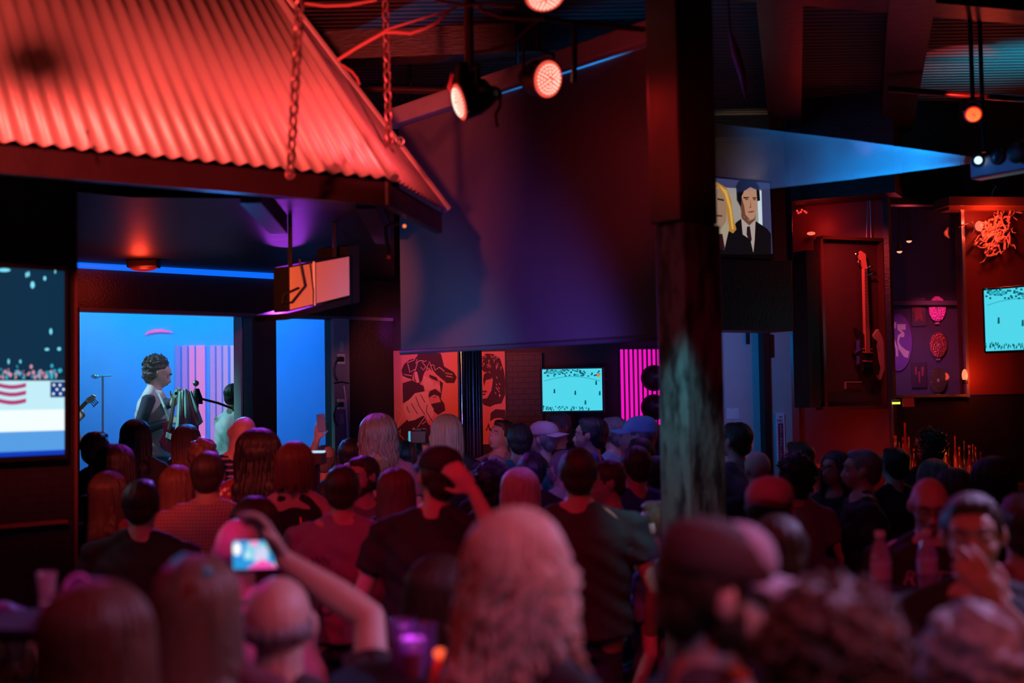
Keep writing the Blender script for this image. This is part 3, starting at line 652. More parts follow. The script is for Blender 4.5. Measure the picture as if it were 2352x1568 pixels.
rope([(880, 74), (910, 74), (942, 77), (975, 66), (1003, 52), (1022, 34), (1035, 22)], .008, 'sagging cable from the chain top towards the ceiling', d=5.75)
rope([(882, 70), (930, 55), (985, 38), (1040, 20), (1070, 6)], .005, 'straight thin cable just above the sagging one', d=5.75)
rope([(1088, 120), (1120, 117), (1150, 108), (1185, 92), (1210, 70), (1235, 48), (1250, 38)], .008, 'cable curving up to the right towards the round stage light', d=5.7)
rope([(1085, 2), (1110, 25), (1150, 38), (1200, 44), (1250, 42)], .009, 'loose cable along the ceiling over the hanging clamp', d=5.6)
rope([(1000, 0), (1060, 12), (1120, 8), (1180, 16)], .008, 'cable drooping at the top edge over the stage lights', d=5.4)
rope([(700, 8), (745, 14), (800, 12), (865, 0)], .007, 'cable along the top edge just right of the canopy', d=5.6)
rope([(786, 150), (808, 165), (820, 180), (826, 195)], .008, 'short bent cable end lying on the canopy ridge', d=6.1)
rope([(893, 594), (892, 570), (887, 545), (886, 522), (898, 514), (916, 514)], .010, 'orange red cord dangling under the canopy corner', 'dangling_cord', 'cord', 6.2)
m = MB(); m.ell(P(929, 519, 6.2), .009); tag(m.build('indicator_lamp', glow('tiny_orange', '#ff7a50', 1.2), None, smooth=True), 'tiny orange indicator light under the canopy corner', 'light')
def chain(p0, p1, label):
    r = empty('hanging_chain', p0, 0, label, 'chain'); mb = MB(); chain_links(mb, p0, p1, .06, .0065); mb.build('links', mat('chain_steel', (.35, .2, .2), .4, .7), r, smooth=True)
    mb = MB(); mb.torus(p1, (.3, 1, 0), .018, .006); mb.build('shackle', mat('chain_steel'), r, smooth=True)
    return r
pa, pb = P(690, -30, 4.62), P(667, 400, 5.02)
chain(pa, pb, 'chain hanging in front of the corrugated canopy')
pa, pb = P(884, 20, 5.95), P(893, 325, 5.95)
chain(zc(pa), pb, 'chain hanging at the right end of the canopy')
m = MB(); m.torus(P(918, 325, 6.0), (.2, 1, 0), .02, .007); tag(m.build('eye_bolt', METAL, None, smooth=True), 'ring-shaped eye bolt on the canopy ridge below the chain', 'eye bolt')
# dangling pink cloth near the column
pipe([zc(P(1672, 30, 6)), P(1676, 70, 6), P(1690, 120, 6), P(1706, 175, 6.02), P(1712, 226, 6.02)], [.003, .006, .022, .018, .003], 'faint magenta ribbon dangling from the ceiling right of the column', 'hanging_ribbon', mat('magenta_ribbon', (.5, .05, .3), .6), 'ribbon')

# ================================================================== right-hand side
# lit portrait panel (a plain generic picture of two people in dark suits)
WR0 = Wall(1600, 8.05, 1772, 8.35)
r = empty('portrait_lightbox', WR0.hit(1705, 590, .05), 0, 'backlit portrait picture of two people in dark suits and ties high on the wall', 'picture')
m = MB(); WR0.box(m, 1590, 1776, 408, 590, -.25, 0); m.build('frame', BLK, r)
def pr(name, pts, c, lv, s=1.0):
    mb = MB(); k = 1500 / 220.; WR0.prism(mb, [(1630 + x / k, 390 + y / k) for x, y in pts], 0, .004 + .0015 * lv); return mb.build(name, glow('pic_' + c[1:], c, s), r)
pr('backdrop', [(-300, 90), (940, 210), (985, 1310), (-300, 1310)], '#3c3f66', 0, .8)
pr('backdrop_light', [(-200, 250), (810, 310), (830, 900), (-200, 1000)], '#a49c94', 1, .8)
pr('backdrop_glow', [(745, 320), (812, 330), (826, 890), (770, 860)], '#c8d8e0', 2, .9)
pr('suit', [(420, 820), (500, 760), (720, 800), (900, 920), (960, 1000), (965, 1320), (-250, 1320), (-250, 1000), (120, 990), (330, 960)], '#0d0b10', 3, .9)
pr('shirt', [(495, 740), (720, 760), (705, 1090), (685, 1290), (640, 1090), (520, 1010)], '#b0a09a', 4, .85)
pr('tie', [(585, 890), (630, 880), (660, 1090), (650, 1120), (600, 1060), (580, 1010)], '#25121c', 5, .9)
pr('neck', [(500, 560), (720, 640), (715, 780), (620, 870), (505, 760)], '#6a4434', 5, .85)
pr('face', [(500, 330), (610, 270), (735, 280), (750, 480), (735, 620), (700, 760), (620, 800), (540, 740), (500, 600)], '#b4846a', 6, .9)
pr('face_shade', [(500, 420), (540, 560), (560, 700), (640, 790), (570, 770), (520, 700), (492, 580)], '#6e4232', 7, .85)
pr('hair', [(430, 250), (470, 170), (600, 150), (720, 180), (775, 260), (790, 480), (750, 490), (735, 310), (640, 270), (540, 330), (500, 420), (495, 570), (440, 470)], '#0a0812', 8, .9)
pr('brows', [(530, 425), (615, 425), (615, 440), (560, 450), (530, 440)], '#20120c', 8, .9); pr('brows', [(675, 430), (735, 430), (735, 445), (680, 450)], '#20120c', 8, .9)
pr('eyes', [(560, 460), (605, 455), (600, 470), (565, 472)], '#1a1014', 8, .9); pr('eyes', [(685, 458), (725, 458), (720, 472), (690, 472)], '#1a1014', 8, .9)
pr('nose', [(640, 470), (655, 590), (625, 600), (625, 580), (640, 570)], '#8a5a44', 8, .9)
pr('mouth', [(600, 652), (700, 640), (700, 655), (650, 670), (605, 662)], '#74382e', 8, .9)
pr('shirt', [(-100, 950), (300, 850), (310, 900), (230, 1250), (120, 1000), (-100, 1000)], '#a89a84', 4, .85)
pr('tie', [(120, 1010), (200, 1000), (240, 1240), (170, 1240)], '#2a1018', 5, .9)
pr('face', [(-100, 280), (200, 300), (260, 480), (260, 800), (180, 920), (-100, 950)], '#9a7a64', 5, .85)
pr('eyes', [(120, 440), (220, 460), (225, 490), (130, 470)], '#3a2420', 6, .9); pr('mouth', [(110, 700), (200, 710), (195, 735), (110, 730)], '#5a3028', 6, .9)
pr('hair', [(-100, 230), (110, 190), (260, 280), (340, 480), (370, 740), (420, 930), (370, 990), (310, 950), (300, 820), (270, 640), (250, 440), (120, 250), (-100, 330)], '#b07a34', 7, .9)
pr('hair_strands', [(150, 240), (270, 330), (340, 600), (380, 930), (350, 930), (310, 620), (240, 380)], '#d8a850', 8, .9)
# black boxed bulkhead under the portrait
m = MB(); WR0.box(m, 1560, 1822, 592, 758, -.3, -.02); m.hexa([Vector(v) + WR0.hit(1815, 600, -.2) for v in [(-.02, -.02, 0), (.02, -.02, 0), (.02, .02, 0), (-.02, .02, 0), (-.02, -.02, 1.6), (.02, -.02, 1.6), (.02, .02, 1.6), (-.02, .02, 1.6)]]); tag(m.build('bulkhead_box', BLK, None, bevel=.01), 'large black box under the lit portrait over the blue doorway', 'box')
# blue lit door recess
WD = Wall(1640, 9.9, 1830, 10.1)
DOORM = mat('pale_door_paint', (.45, .47, .48), .5, var=.08)
m = MB(); WD.box(m, 1560, 1753, 600, 1000, -.08, 0, z0=0, z1=H(.56)); struct('door_1', m, DOORM)
m = MB(); WD.box(m, 1753, 1768, 600, 1000, -.05, .08, z0=0, z1=H(.56)); struct('trim_13', m, BLK)
m = MB(); WD.box(m, 1768, 1835, 600, 1000, -.08, .03, z0=0, z1=H(.56)); struct('door_2', m, DOORM)
m = MB(); WD.box(m, 1560, 1840, 400, 700, -.08, .04, z0=H(.56), z1=ZC); struct('wall_over_door', m, BLK)
m = MB(); WD.box(m, 1717, 1722, 762, 790, 0, .03); tag(m.build('door_closer', BLK), 'small dark door closer at the top of the blue lit door', 'door closer')
m = MB(); WD.box(m, 1768, 1777, 768, 820, .03, .06); tag(m.build('wall_switch_box', BLK), 'narrow black box at the top of the door frame', 'switch box')
r = empty('taped_notice', WD.hit(1684, 960, .01), 0, 'crumpled clear plastic notice taped to the blue lit door', 'notice')
m = MB(); WD.box(m, 1669, 1697, 937, 962, 0, .006); m.build('sheet', mat('clear_sleeve', (.6, .7, .75), .15, bump=.8, bscale=25), r)
m = MB(); WD.line(m, [(1672, 957), (1682, 945), (1694, 941)], 1.5, .006, .008); WD.line(m, [(1676, 960), (1690, 950)], 1.2, .006, .008); m.build('crease', WHITE, r)
r = empty('extinguisher_sign', WD.hit(1793, 1058, .04), 0, 'tall narrow sign reading FIRE EXTINGUISHER beside the blue doorway', 'sign')
m = MB(); WD.box(m, 1783, 1803, 948, 1066, .03, .05); m.build('plate', mat('sign_pink_white', (.85, .7, .8), .4), r)
SR = mat('sign_red', (.35, .01, .06), .5)
m = MB(); WD.box(m, 1788, 1800, 972, 1062, .05, .051); m.build('red_band', SR, r)
m = MB(); WD.prism(m, [(1787, 954), (1793, 957), (1799, 954), (1793, 960)], .05, .052); m.build('arrow', SR, r)
lettering('FIRE', WD, 1785, 970, 8, SR, r, .051, .72)
SW = mat('sign_letter_white', (.9, .75, .85), .4)
for k, ch in enumerate('EXTINGUISHER'): lettering(ch, WD, 1791.5, 981 + k * 7.2, 5.6, SW, r, .052, .9)

# oxblood wall with the guitar case
WG = Wall(1822, 9.3, 2035, 9.0)
m = MB(); WG.box(m, 1826, 2044, 400, 1000, -.12, 0, z0=0, z1=ZC); struct('wall_guitar', m, REDW)
m = MB(); WG.box(m, 1816, 1832, 660, 1000, -.05, .06, z0=0, z1=H(.88)); struct('trim_14', m, mat('brown_post', (.12, .04, .04), .5))
m = MB(); WG.box(m, 2034, 2046, 400, 1000, 0, .1, z0=0, z1=ZC); struct('trim_15', m, BLK)
WC = Wall(1893, 8.75, 2036, 8.95)
r = empty('guitar_case', WC.hit(1965, 935, 0), 0, 'tall shallow display case with a bass guitar mounted on the red wall', 'display case')
m = MB(); WC.box(m, 1893, 2036, 548, 936, -.08, -.06); m.build('back_panel', mat('case_lining', (.055, .02, .03), .6), r)
for a, b, c_, d in [(1890, 1896, 548, 936), (2032, 2038, 548, 936), (1890, 2038, 544, 551), (1890, 2038, 932, 940)]:
    m = MB(); WC.box(m, a, b, c_, d, -.08, .0); m.build('frame', mat('case_frame', (.08, .03, .03), .25), r)
m = MB(); WC.box(m, 1856, 1893, 575, 936, -.2, -.02); m.build('side_panel', BLK, r)
m = MB(); m.cyl(WC.hit(2001, 548, -.05), WC.hit(1998, 452, -.05), .004, n=6); m.cyl(WC.hit(1990, 548, -.05), WC.hit(1994, 452, -.05), .004, n=6); m.build('hanging_wire', METAL, r)
g = empty('bass_guitar', WC.hit(1990, 865, -.1), 0, 'axe-shaped bass guitar hanging upright inside the display case', 'guitar')
BZ = lambda pts: [(1880 + x / (1411 / 360.), 540 + y / (1411 / 360.)) for x, y in pts]
AX = mat('guitar_black', (.03, .02, .025), .15); AXS = mat('guitar_silver', (.6, .5, .5), .3, .3); FRB = mat('fretboard_rosewood', (.62, .30, .24), .5)
m = MB(); WC.prism(m, BZ([(420, 900), (345, 830), (370, 930), (350, 960), (360, 1020), (330, 1055), (365, 1100), (350, 1150), (390, 1190), (400, 1250), (440, 1285), (500, 1250), (540, 1260), (555, 1180), (520, 1050), (500, 940), (480, 900)]), -0.0530, -0.0130); m.build('body', AX, g)
m = MB(); WC.prism(m, BZ([(485, 920), (540, 845), (575, 920), (597, 1010), (600, 1120), (590, 1220), (565, 1300), (545, 1260), (562, 1150), (556, 1050), (530, 950)]), -0.0480, -0.0180); m.build('blade', AXS, g)
m = MB(); WC.prism(m, BZ([(345, 960), (372, 940), (372, 1020), (395, 1025), (330, 1065), (350, 1030)]), -0.0180, -0.0080); WC.prism(m, BZ([(350, 1085), (372, 1090), (372, 1150), (350, 1165)]), -0.0180, -0.0080); m.build('edge_trim', mat('blue_trim', (.1, .12, .8), .3), g)
m = MB(); WC.prism(m, BZ([(412, 300), (440, 300), (468, 1060), (430, 1060)]), -0.0280, 0.0020); m.build('neck', FRB, g)
m = MB()
for k in range(18): y = 340 + 34 * k - k * k * .35; WC.prism(m, BZ([(413 + (y - 300) * .02, y), (441 + (y - 300) * .037, y), (441 + (y - 300) * .037, y + 4), (413 + (y - 300) * .02, y + 4)]), 0.0020, 0.0040)
m.build('frets', mat('fret_dark', (.2, .1, .1), .4), g)
m = MB(); WC.prism(m, BZ([(385, 140), (425, 170), (430, 230), (442, 300), (412, 305), (385, 240), (360, 180)]), -0.0280, -0.0080); m.build('headstock', FRB, g)
for (x, y) in [(342, 170), (365, 235), (470, 285), (485, 350)]:
    m = MB(); m.cyl(WC.hit(*BZ([(412 if x < 412 else 436, y + 10)])[0], -0.0180), WC.hit(*BZ([(x, y)])[0], -0.0130), .006, n=8); m.ell(WC.hit(*BZ([(x, y)])[0], -0.0130), (.014, .008, .011)); m.build('tuning_peg', CHROME, g)
m = MB()
for k in range(4): m.tube([WC.hit(*BZ([(418 + k * 6, 300)])[0], 0.0060), WC.hit(*BZ([(436 + k * 12, 1190)])[0], 0.0100)], .0012, 4)
m.build('strings', CHROME, g)
for y in (1015, 1045, 1125): m = MB(); WC.prism(m, BZ([(405, y), (485, y + 4), (485, y + 16), (405, y + 12)]), -0.0130, -0.0030); m.build('pickup', mat('pickup_red', (.5, .2, .2), .3), g)
m = MB(); WC.prism(m, BZ([(410, 1175), (490, 1175), (495, 1220), (405, 1220)]), -0.0130, 0.0070); m.build('bridge', CHROME, g)
q = empty('case_plaque', WC.hit(1960, 895, -.06), 0, 'small engraved plaque below the bass guitar', 'plaque')
m = MB(); WC.box(m, 1943, 1979, 878, 893, -.06, -.05); m.build('plate', mat('plaque_metal', (.12, .04, .04), .3, .4), q)
m = MB(); WC.box(m, 1942, 1980, 876, 878, -.06, -.045); WC.box(m, 1942, 1944, 878, 893, -.06, -.045); m.build('border', AXS, q)
m = MB(); WG.box(m, 1800, 2052, 200, 452, 0, .30, z0=WG.sz(1930, 452, .3)[1], z1=ZC); struct('wall_over_guitar', m, BLK)
# framed glass opening; its reflections are built as things on an added wall beyond
WX = Wall(2030, 9.0, 2230, 9.1)
m = MB(); WX.box(m, 2040, 2420, 912, 1300, -.1, 0, z0=0, z1=WX.sz(2130, 912)[1]); struct('wall_bar_lower', m, mat('bar_mirror_dark', (.02, .018, .025), .2))
m = MB(); WX.box(m, 2040, 2420, 300, 470, -.1, 0, z0=WX.sz(2130, 470)[1], z1=ZC); struct('wall_bar_upper', m, BLK)
m = MB(); WX.box(m, 2216, 2420, 300, 1000, -.11, .01, z0=WX.sz(2300, 905)[1], z1=ZC); struct('wall_bar_right', m, REDW)
m = MB(); WX.box(m, 2040, 2222, 906, 912, 0, .03); WX.box(m, 2214, 2221, 470, 912, 0, .03); struct('window_1', m, mat('steel_edge', (.5, .5, .55), .25, .8))
m = MB(); WX.box(m, 2040, 2218, 472, 908, -.06, -.055); o = m.build('window_glass', mat('glass_pane', (.1, .1, .12), .03, alpha=.06, spec=.8), None); o['kind'] = 'structure'
WQ = Wall(2030, 11.5, 2230, 11.3)
m = MB(); WQ.box(m, 1990, 2350, 600, 1000, -.1, 0, z0=0, z1=ZC); struct('wall_memorabilia', m, mat('plum_wall', (.10, .06, .12), .6, var=.25, vscale=3))
m = MB(); WQ.prism(m, [(1990, 690), (2210, 690), (2210, 700), (1990, 700)], 0, .12); tag(m.build('picture_rail', mat('dark_rail', (.12, .06, .1), .4), None), 'thin rail running across above the round sign', 'rail')
r = empty('round_sign', WQ.hit(2068, 860, .03), 0, 'large round purple sign painted with curling white letters', 'sign')
QZ = lambda pts: BZ(pts)
m = MB(); WQ.prism(m, QZ([(735 + 122 * math.cos(2 * PI * k / 40) - 15, 965 + 257 * math.sin(2 * PI * k / 40)) for k in range(40)]), .0, .03); m.build('disc', mat('purple_disc', (.22, .06, .42), .5, var=.4, vscale=4), r)
LW = mat('sign_cream', (.95, .8, .7), .5)
m = MB(); WQ.prism(m, QZ([(585, 795), (700, 780), (695, 840), (600, 830)]), .03, .034); m.build('letter_stroke', LW, r)
m = MB(); WQ.line(m, QZ([(610, 830), (640, 890), (680, 950), (705, 1020), (708, 1090)]), 5, .03, .034); m.build('letter_stroke', LW, r)
m = MB(); WQ.prism(m, QZ([(705, 800), (785, 800), (785, 852), (745, 850), (775, 880), (770, 918), (735, 915), (722, 960), (745, 1000), (790, 1035), (818, 1045), (805, 1105), (770, 1095), (720, 1020), (708, 960), (715, 900), (745, 880), (710, 850)]), .03, .034); m.build('letter_stroke', LW, r)
def record(x, y, label, c):
    r = empty('framed_record', WQ.hit(x, y, .04), 0, label, 'gold record', 'framed discs on the memorabilia wall')
    m = MB(); WQ.prism(m, [(x + 19.5 * math.cos(2 * PI * k / 36), y + 29 * math.sin(2 * PI * k / 36)) for k in range(36)], .03, .045); m.build('disc', mat('record_' + c[1:], c, .22, .7, bump=.3, bscale=90), r)
    m = MB(); WQ.prism(m, [(x + 3 * math.cos(2 * PI * k / 12), y + 4 * math.sin(2 * PI * k / 12)) for k in range(12)], .045, .048); m.build('centre_label', mat('record_centre', (.9, .3, .5), .3), r)
    m = MB(); WQ.prism(m, [(x - 5, y + 31), (x + 5, y + 31), (x + 5, y + 35), (x - 5, y + 35)], .03, .04); m.build('name_plate', mat('record_plate', (.8, .3, .4), .3, .5), r)
record(2153, 709, 'violet framed disc, topmost of the three on the wall', '#c050a0'); record(2155, 792, 'copper framed disc, middle of the three with a bright streak', '#d06050'); record(2155, 873, 'dull brown framed disc, lowest of the three', '#907050')
def frame_pic(x0, x1, y0, y1, label, sh):
    r = empty('framed_photo', WQ.hit((x0 + x1) / 2, y1, .03), 0, label, 'picture'); m = MB(); WQ.box(m, x0, x1, y0, y1, 0, .03); m.build('frame', mat('thin_dark_frame', (.06, .02, .05), .4), r)
    m = MB()
    for p_ in sh: WQ.prism(m, QZ(p_), .03, .033)
    m.build('print', mat('dark_red_print', (.5, .05, .06), .5), r)
frame_pic(2094, 2126, 684, 748, 'small framed red picture of a figure between sign and discs', [[(865, 600), (880, 640), (900, 620), (930, 640), (940, 780), (910, 750), (870, 780)], [(850, 600), (862, 610), (862, 700), (850, 680)]])
frame_pic(2094, 2128, 832, 890, 'small framed picture with three red shapes under the first', [[(865, 1185), (885, 1185), (885, 1260), (870, 1250)], [(925, 1185), (950, 1185), (945, 1260), (930, 1270)], [(895, 1230), (915, 1225), (915, 1330), (905, 1330)]])
for x, y, lb in [(2066, 577, 'small hanging bulb lamp, lower one, a reflection built behind the glass'), (2088, 553, 'small hanging bulb lamp, upper one, a reflection built behind the glass')]:
    q = P(x, y, 10.3); r = empty('pendant_lamp', q, 0, lb, 'lamp', 'bulb lamps behind the glass')
    m = MB(); m.ell(q, (.022, .022, .016)); m.build('bulb', glow('warm_bulb', '#ffb090', 1.2), r, smooth=True)
    m = MB(); m.lathe(q, (0, 0, 1), [(0, .028), (.02, .022), (.05, .012), (.08, .01)], 12); m.cyl(q + Vector((0, 0, .08)), zc(q), .006, n=6); m.build('socket', DARKM, r)
lamp('POINT', P(2085, 560, 9.9), None, 2.0, (1, .06, .10), .05); lamp('SPOT', P(2050, 740, 10.4), WQ.hit(2070, 870, 0), 12, (.8, .22, .85), .03, 60, .9); lamp('SPOT', P(2150, 640, 10.5), WQ.hit(2153, 800, 0), 14, (1, .10, .28), .03, 60, .9)  # both spots are added, unseen, to brighten the sign and the discs
# trim and moulding above the bar
m = MB(); WX.box(m, 2180, 2420, 452, 472, 0, .22); struct('trim_16', m, mat('varnished_moulding', (.25, .09, .05), .25))
m = MB(); WX.box(m, 2180, 2420, 472, 482, 0, .14); struct('trim_17', m, mat('varnished_moulding'))
# twisted branch sculpture with lamps
r = empty('branch_sculpture', WX.hit(2290, 560, .03), 0, 'pale twisted root sculpture lit red high on the wall', 'wall sculpture')
rs = np.random.RandomState(9); m = MB()
for k in range(46):
    x = 2285 + rs.randn() * 16; y = 530 + rs.randn() * 22; a = rs.rand() * 2 * PI; pts = []
    for j in range(7):
        pts.append(WX.hit(x, y, .05 + .05 * rs.rand())); a += rs.randn() * .7; x += math.cos(a) * 8; y += math.sin(a) * 9
    m.tube(pts, [.009 * (1 - j / 8.) + .001 for j in range(7)], 5)
m.build('roots', mat('pale_root', (.75, .5, .4), .6), r)
q = WX.hit(2249, 519, .14); r = empty('wall_spotlight', q, 0, 'small glowing bulb on the wall left of the twisted roots', 'lamp')
m = MB(); m.ell(q, (.028, .028, .036)); m.build('bulb', glow('red_bulb', '#ff6a50', 1.3), r, smooth=True); m = MB(); m.cyl(q, WX.hit(2249, 519, 0), .012, n=8); m.build('arm', DARKM, r)
lamp('POINT', q + Vector((.06, -.10, .02)), None, 6, (1, .07, .03), .04)
q = P(2318, 470, 8.35)
lamp('SPOT', q, WX.hit(2300, 820, 0), 12, (1, .05, .02), .05, 80, .9)
q = WX.hit(2216, 862, .10); r = empty('shelf_candle', q, 0, 'small glowing lamp at the window corner above the bar bottles', 'lamp')
m = MB(); m.ell(q, (.02, .02, .045)); m.build('flame', glow('candle_orange', '#ff8a60', 1.2), r, smooth=True)
m = MB(); m.cyl(q + Vector((0, 0, -.06)), q + Vector((0, 0, -.03)), .02, n=10); m.cyl(q + Vector((0, 0, -.05)), WX.hit(2216, 866, 0), .006, n=6); m.build('holder', DARKM, r)
lamp('POINT', q + Vector((.05, -.05, 0)), None, 3.5, (1, .08, .02), .03)
# bar TV
WV = Wall(2250, 8.3, 2420, 7.9)
tv(WV, 2262, 2420, 660, 803, .0, 'tilted wall TV at the right edge showing a cyan ice hockey rink', 8, arm=False)
m = MB(); m.cyl(WV.hit(2330, 730, -.06), WX.hit(2330, 730, 0), .03); tag(m.build('tv_wall_arm', DARKM), 'black arm holding the right hockey TV to the wall', 'bracket')
# wall lamps on red wall at left of the case
r = empty('fairy_lights', WG.hit(1840, 485, .03), 0, 'cluster of tiny red lights on the wall above the guitar case', 'lights')
m = MB()
for x, y in [(1831, 484), (1839, 487), (1842, 482), (1848, 485), (1834, 489), (1852, 488)]: m.ell(WG.hit(x, y, .04), .008, None, 8, 6)
m.build('bulbs', glow('tiny_red', '#ff3a30', 1.3), r); m = MB(); m.tube([WG.hit(1829, 482, .03), WG.hit(1840, 490, .03), WG.hit(1854, 486, .03)], .003, 5); m.build('wire', RUBBER, r)
q = WG.hit(1863, 536, .08); m = MB(); m.ell(q, (.03, .03, .012)); tag(m.build('wall_lamp', glow('red_bulb'), None, smooth=True), 'small glowing red lamp on the wall left of the guitar case', 'lamp')
lamp('POINT', q + Vector((0, -.12, .05)), None, 1.5, (1, .03, .02), .04)
# moving light bar with blue beam
r = empty('light_bar', P(2300, 372, 6.5), 0, 'lavender metal light bar fixed under the ceiling at the right edge', 'stage light')
LB = mat('lavender_metal', (.40, .36, .50), .35, .3)
WF = Wall(2225, 6.75, 2420, 6.35)
m = MB(); WF.box(m, 2226, 2420, 346, 396, -.09, 0); m.build('housing', LB, r, bevel=.012)
m = MB(); m.lathe(WF.hit(2247, 368, 0), WF.n, [(0, .036), (.012, .036), (.016, .022)], 20); m.build('bezel', DARKM, r, smooth=True)
m = MB(); m.ell(WF.hit(2247, 368, .022), .02); m.build('lens', glow('cyan_lens', '#c8f4ff', 1.5), r, smooth=True)
m = MB(); m.lathe(WF.hit(2293, 360, 0), WF.n, [(0, .042), (.012, .042), (.016, .03)], 20); m.build('bezel', DARKM, r, smooth=True)
m = MB(); m.ell(WF.hit(2293, 360, .006), (.028, .02, .03)); m.build('lens', mat('dark_lens', (.1, .4, .5), .05, .3), r, smooth=True)
m = MB(); m.lathe(WF.hit(2350, 350, .02), WF.n, [(0, .06), (.05, .06), (.06, .04)], 20); m.build('bezel', DARKM, r, smooth=True)
m = MB(); m.cyl(WF.hit(2260, 350, -.05), zc(WF.hit(2260, 350, -.05)), .012, n=8); m.build('drop_rod', DARKM, r)
tip = WF.hit(2247, 368, .05); end = P(1640, 366, 6.62)
ax = (end - tip); LA = ax.length
def volmat(key, dens, col, nscale=2.2, lo=.35, hi=.75, an=.2, fade=None):
    m_ = bpy.data.materials.new(key); m_.use_nodes = True; nt = m_.node_tree; N = nt.nodes; N.clear()
    o = N.new('ShaderNodeOutputMaterial'); v = N.new('ShaderNodeVolumeScatter'); v.inputs['Color'].default_value = (*col, 1); v.inputs['Anisotropy'].default_value = an
    tc = N.new('ShaderNodeTexCoord'); nz = N.new('ShaderNodeTexNoise'); nz.inputs['Scale'].default_value = nscale; nz.inputs['Detail'].default_value = 3
    mr = N.new('ShaderNodeMapRange'); mr.inputs[1].default_value = lo; mr.inputs[2].default_value = hi; mr.inputs[3].default_value = dens * .25; mr.inputs[4].default_value = dens
    nt.links.new(tc.outputs['Object'], nz.inputs[0]); nt.links.new(nz.outputs['Fac'], mr.inputs[0]); 
    if fade:
        sx = N.new('ShaderNodeSeparateXYZ'); f2 = N.new('ShaderNodeMapRange'); f2.inputs[1].default_value, f2.inputs[2].default_value = fade; mu = N.new('ShaderNodeMath'); mu.operation = 'MULTIPLY'
        nt.links.new(tc.outputs['Object'], sx.inputs[0]); nt.links.new(sx.outputs[0], f2.inputs[0]); nt.links.new(f2.outputs[0], mu.inputs[0]); nt.links.new(mr.outputs[0], mu.inputs[1]); nt.links.new(mu.outputs[0], v.inputs['Density'])
    else: nt.links.new(mr.outputs[0], v.inputs['Density'])
    nt.links.new(v.outputs[0], o.inputs['Volume'])
    return m_
m = MB(); m.tube([tip, tip + ax * .5, end], [.012, .105, .185], 28); o = m.build('light_haze', volmat('beam_haze', .5, (.9, .95, 1.0), 3.2, .35, .65, .0, fade=(1.15, 1.9)), None, smooth=True)  # the beam's shape and leftward fade are put into haze mesh and density
tag(o, 'haze cone shaped as the blue beam in front of the right light bar', 'haze', kind='stuff')
lamp('SPOT', tip + ax.normalized() * .02, end, 1000, (.0, .31, 1.0), .01, 38, .5, 'beam_lamp')
# stage haze
m = MB(); m.box((-5.3, 10.9, .45), (-1.45, 13.9, ZC - .2)); o = m.build('stage_haze', volmat('stage_haze', .22, (.9, .95, 1), .9, .3, .7, .3), None)
tag(o, 'blue smoke drifting over the stage', 'haze', kind='stuff')

# ---- bar shelf with bottles
BT = Wall(2040, 8.75, 2352, 8.6)
r = empty('bar_shelf', BT.at(BT.sz(2200, 1100)[0], 0), 0, 'dark wooden back bar shelf holding the bottles', 'shelf')
m = MB(); BT.box(m, 2046, 2420, 1100, 1130, -.2, .06, z0=H(-.66), z1=H(-.62)); m.build('board', mat('bar_shelf_wood', (.12, .05, .04), .3), r)
for x in (2120, 2350): m = MB(); m.cyl(BT.at(BT.sz(x, 1100)[0], 0), BT.at(BT.sz(x, 1100)[0], H(-.66)), .03); m.build('leg', DARKM, r)
GL = {}
def bottle(x, ytop, hpx, wpx, c, label, grp='bottles on the back bar', off=0.0):
    base = BT.hit(x, ytop + hpx, off); zb = H(-.62); top = BT.hit(x, ytop, off).z; h = max(.16, top - zb); R = wpx * 8.7 / F / 2
    base.z = zb
    r = empty('bottle', base, 0, label, 'bottle', grp)
    m = MB(); m.lathe(base, (0, 0, 1), [(0, R), (h * .58, R), (h * .70, R * .45), (h * .93, R * .36), (h * .94, R * .42)], 14); m.build('glass_body', mat('bottle_' + c[1:], c, .12, 0, spec=.8), r, smooth=True)
    m = MB(); m.lathe(base + Vector((0, 0, h * .94)), (0, 0, 1), [(0, R * .42), (h * .06, R * .4)], 12); m.build('cap', mat('cap_red', (.5, .08, .05), .35), r, smooth=True)
    m = MB(); m.lathe(base + Vector((0, 0, h * .16)), (0, 0, 1), [(0, R * 1.02), (h * .3, R * 1.02)], 14); m.build('paper_label', mat('lbl_' + c[1:], tuple(min(1, v * 1.6 + .05) for v in lin(c)), .5), r, smooth=True)
bl = [(2058, 1000, 18, '#7a6070', 'clear squat bottle at the left end of the back bar'), (2067, 1015, 6, '#c02018', 'thin bright red bottle second on the back bar'), (2080, 970, 13, '#a03010', 'tall orange labelled bottle above its neighbours'), (2076, 1004, 12, '#584858', 'narrow grey bottle under the tall orange one'),
      (2089, 1003, 12, '#6a5868', 'pale bottle with a red cap near the tall orange one'), (2100, 1030, 12, '#60181a', 'short dark red bottle left of the curly head'), (2172, 1000, 10, '#8a2a14', 'orange bottle just right of the curly head'), (2180, 1028, 12, '#5a2018', 'short brown bottle in the right cluster'),
      (2195, 1001, 9, '#9a3018', 'bottle with a glowing orange neck in the right cluster'), (2205, 1026, 14, '#7a3818', 'amber bottle in the middle of the right cluster'), (2216, 1012, 9, '#3c3440', 'slim dark bottle with a steel spout'), (2228, 1022, 16, '#641828', 'wide crimson bottle in the right cluster'),
      (2242, 1026, 13, '#a84020', 'orange boxed bottle near the right end'), (2254, 1038, 10, '#a03418', 'short orange bottle at the right end of the cluster'), (2236, 1020, 8, '#50404c', 'grey capped bottle behind the orange boxed one')]
for k, (x, y, wp, c, lb) in enumerate(bl): bottle(x, y, 60, wp, c, lb, off=[.0, -.08, .03][k % 3])
r = empty('cooler_light', BT.hit(2058, 925, -.05), 0, 'steel cooler edge with a short yellow green tube light', 'light')
m = MB(); BT.box(m, 2050, 2068, 923, 928, -.08, -.04); m.build('tube', glow('yellow_tube', '#e8f060', 1.1), r)
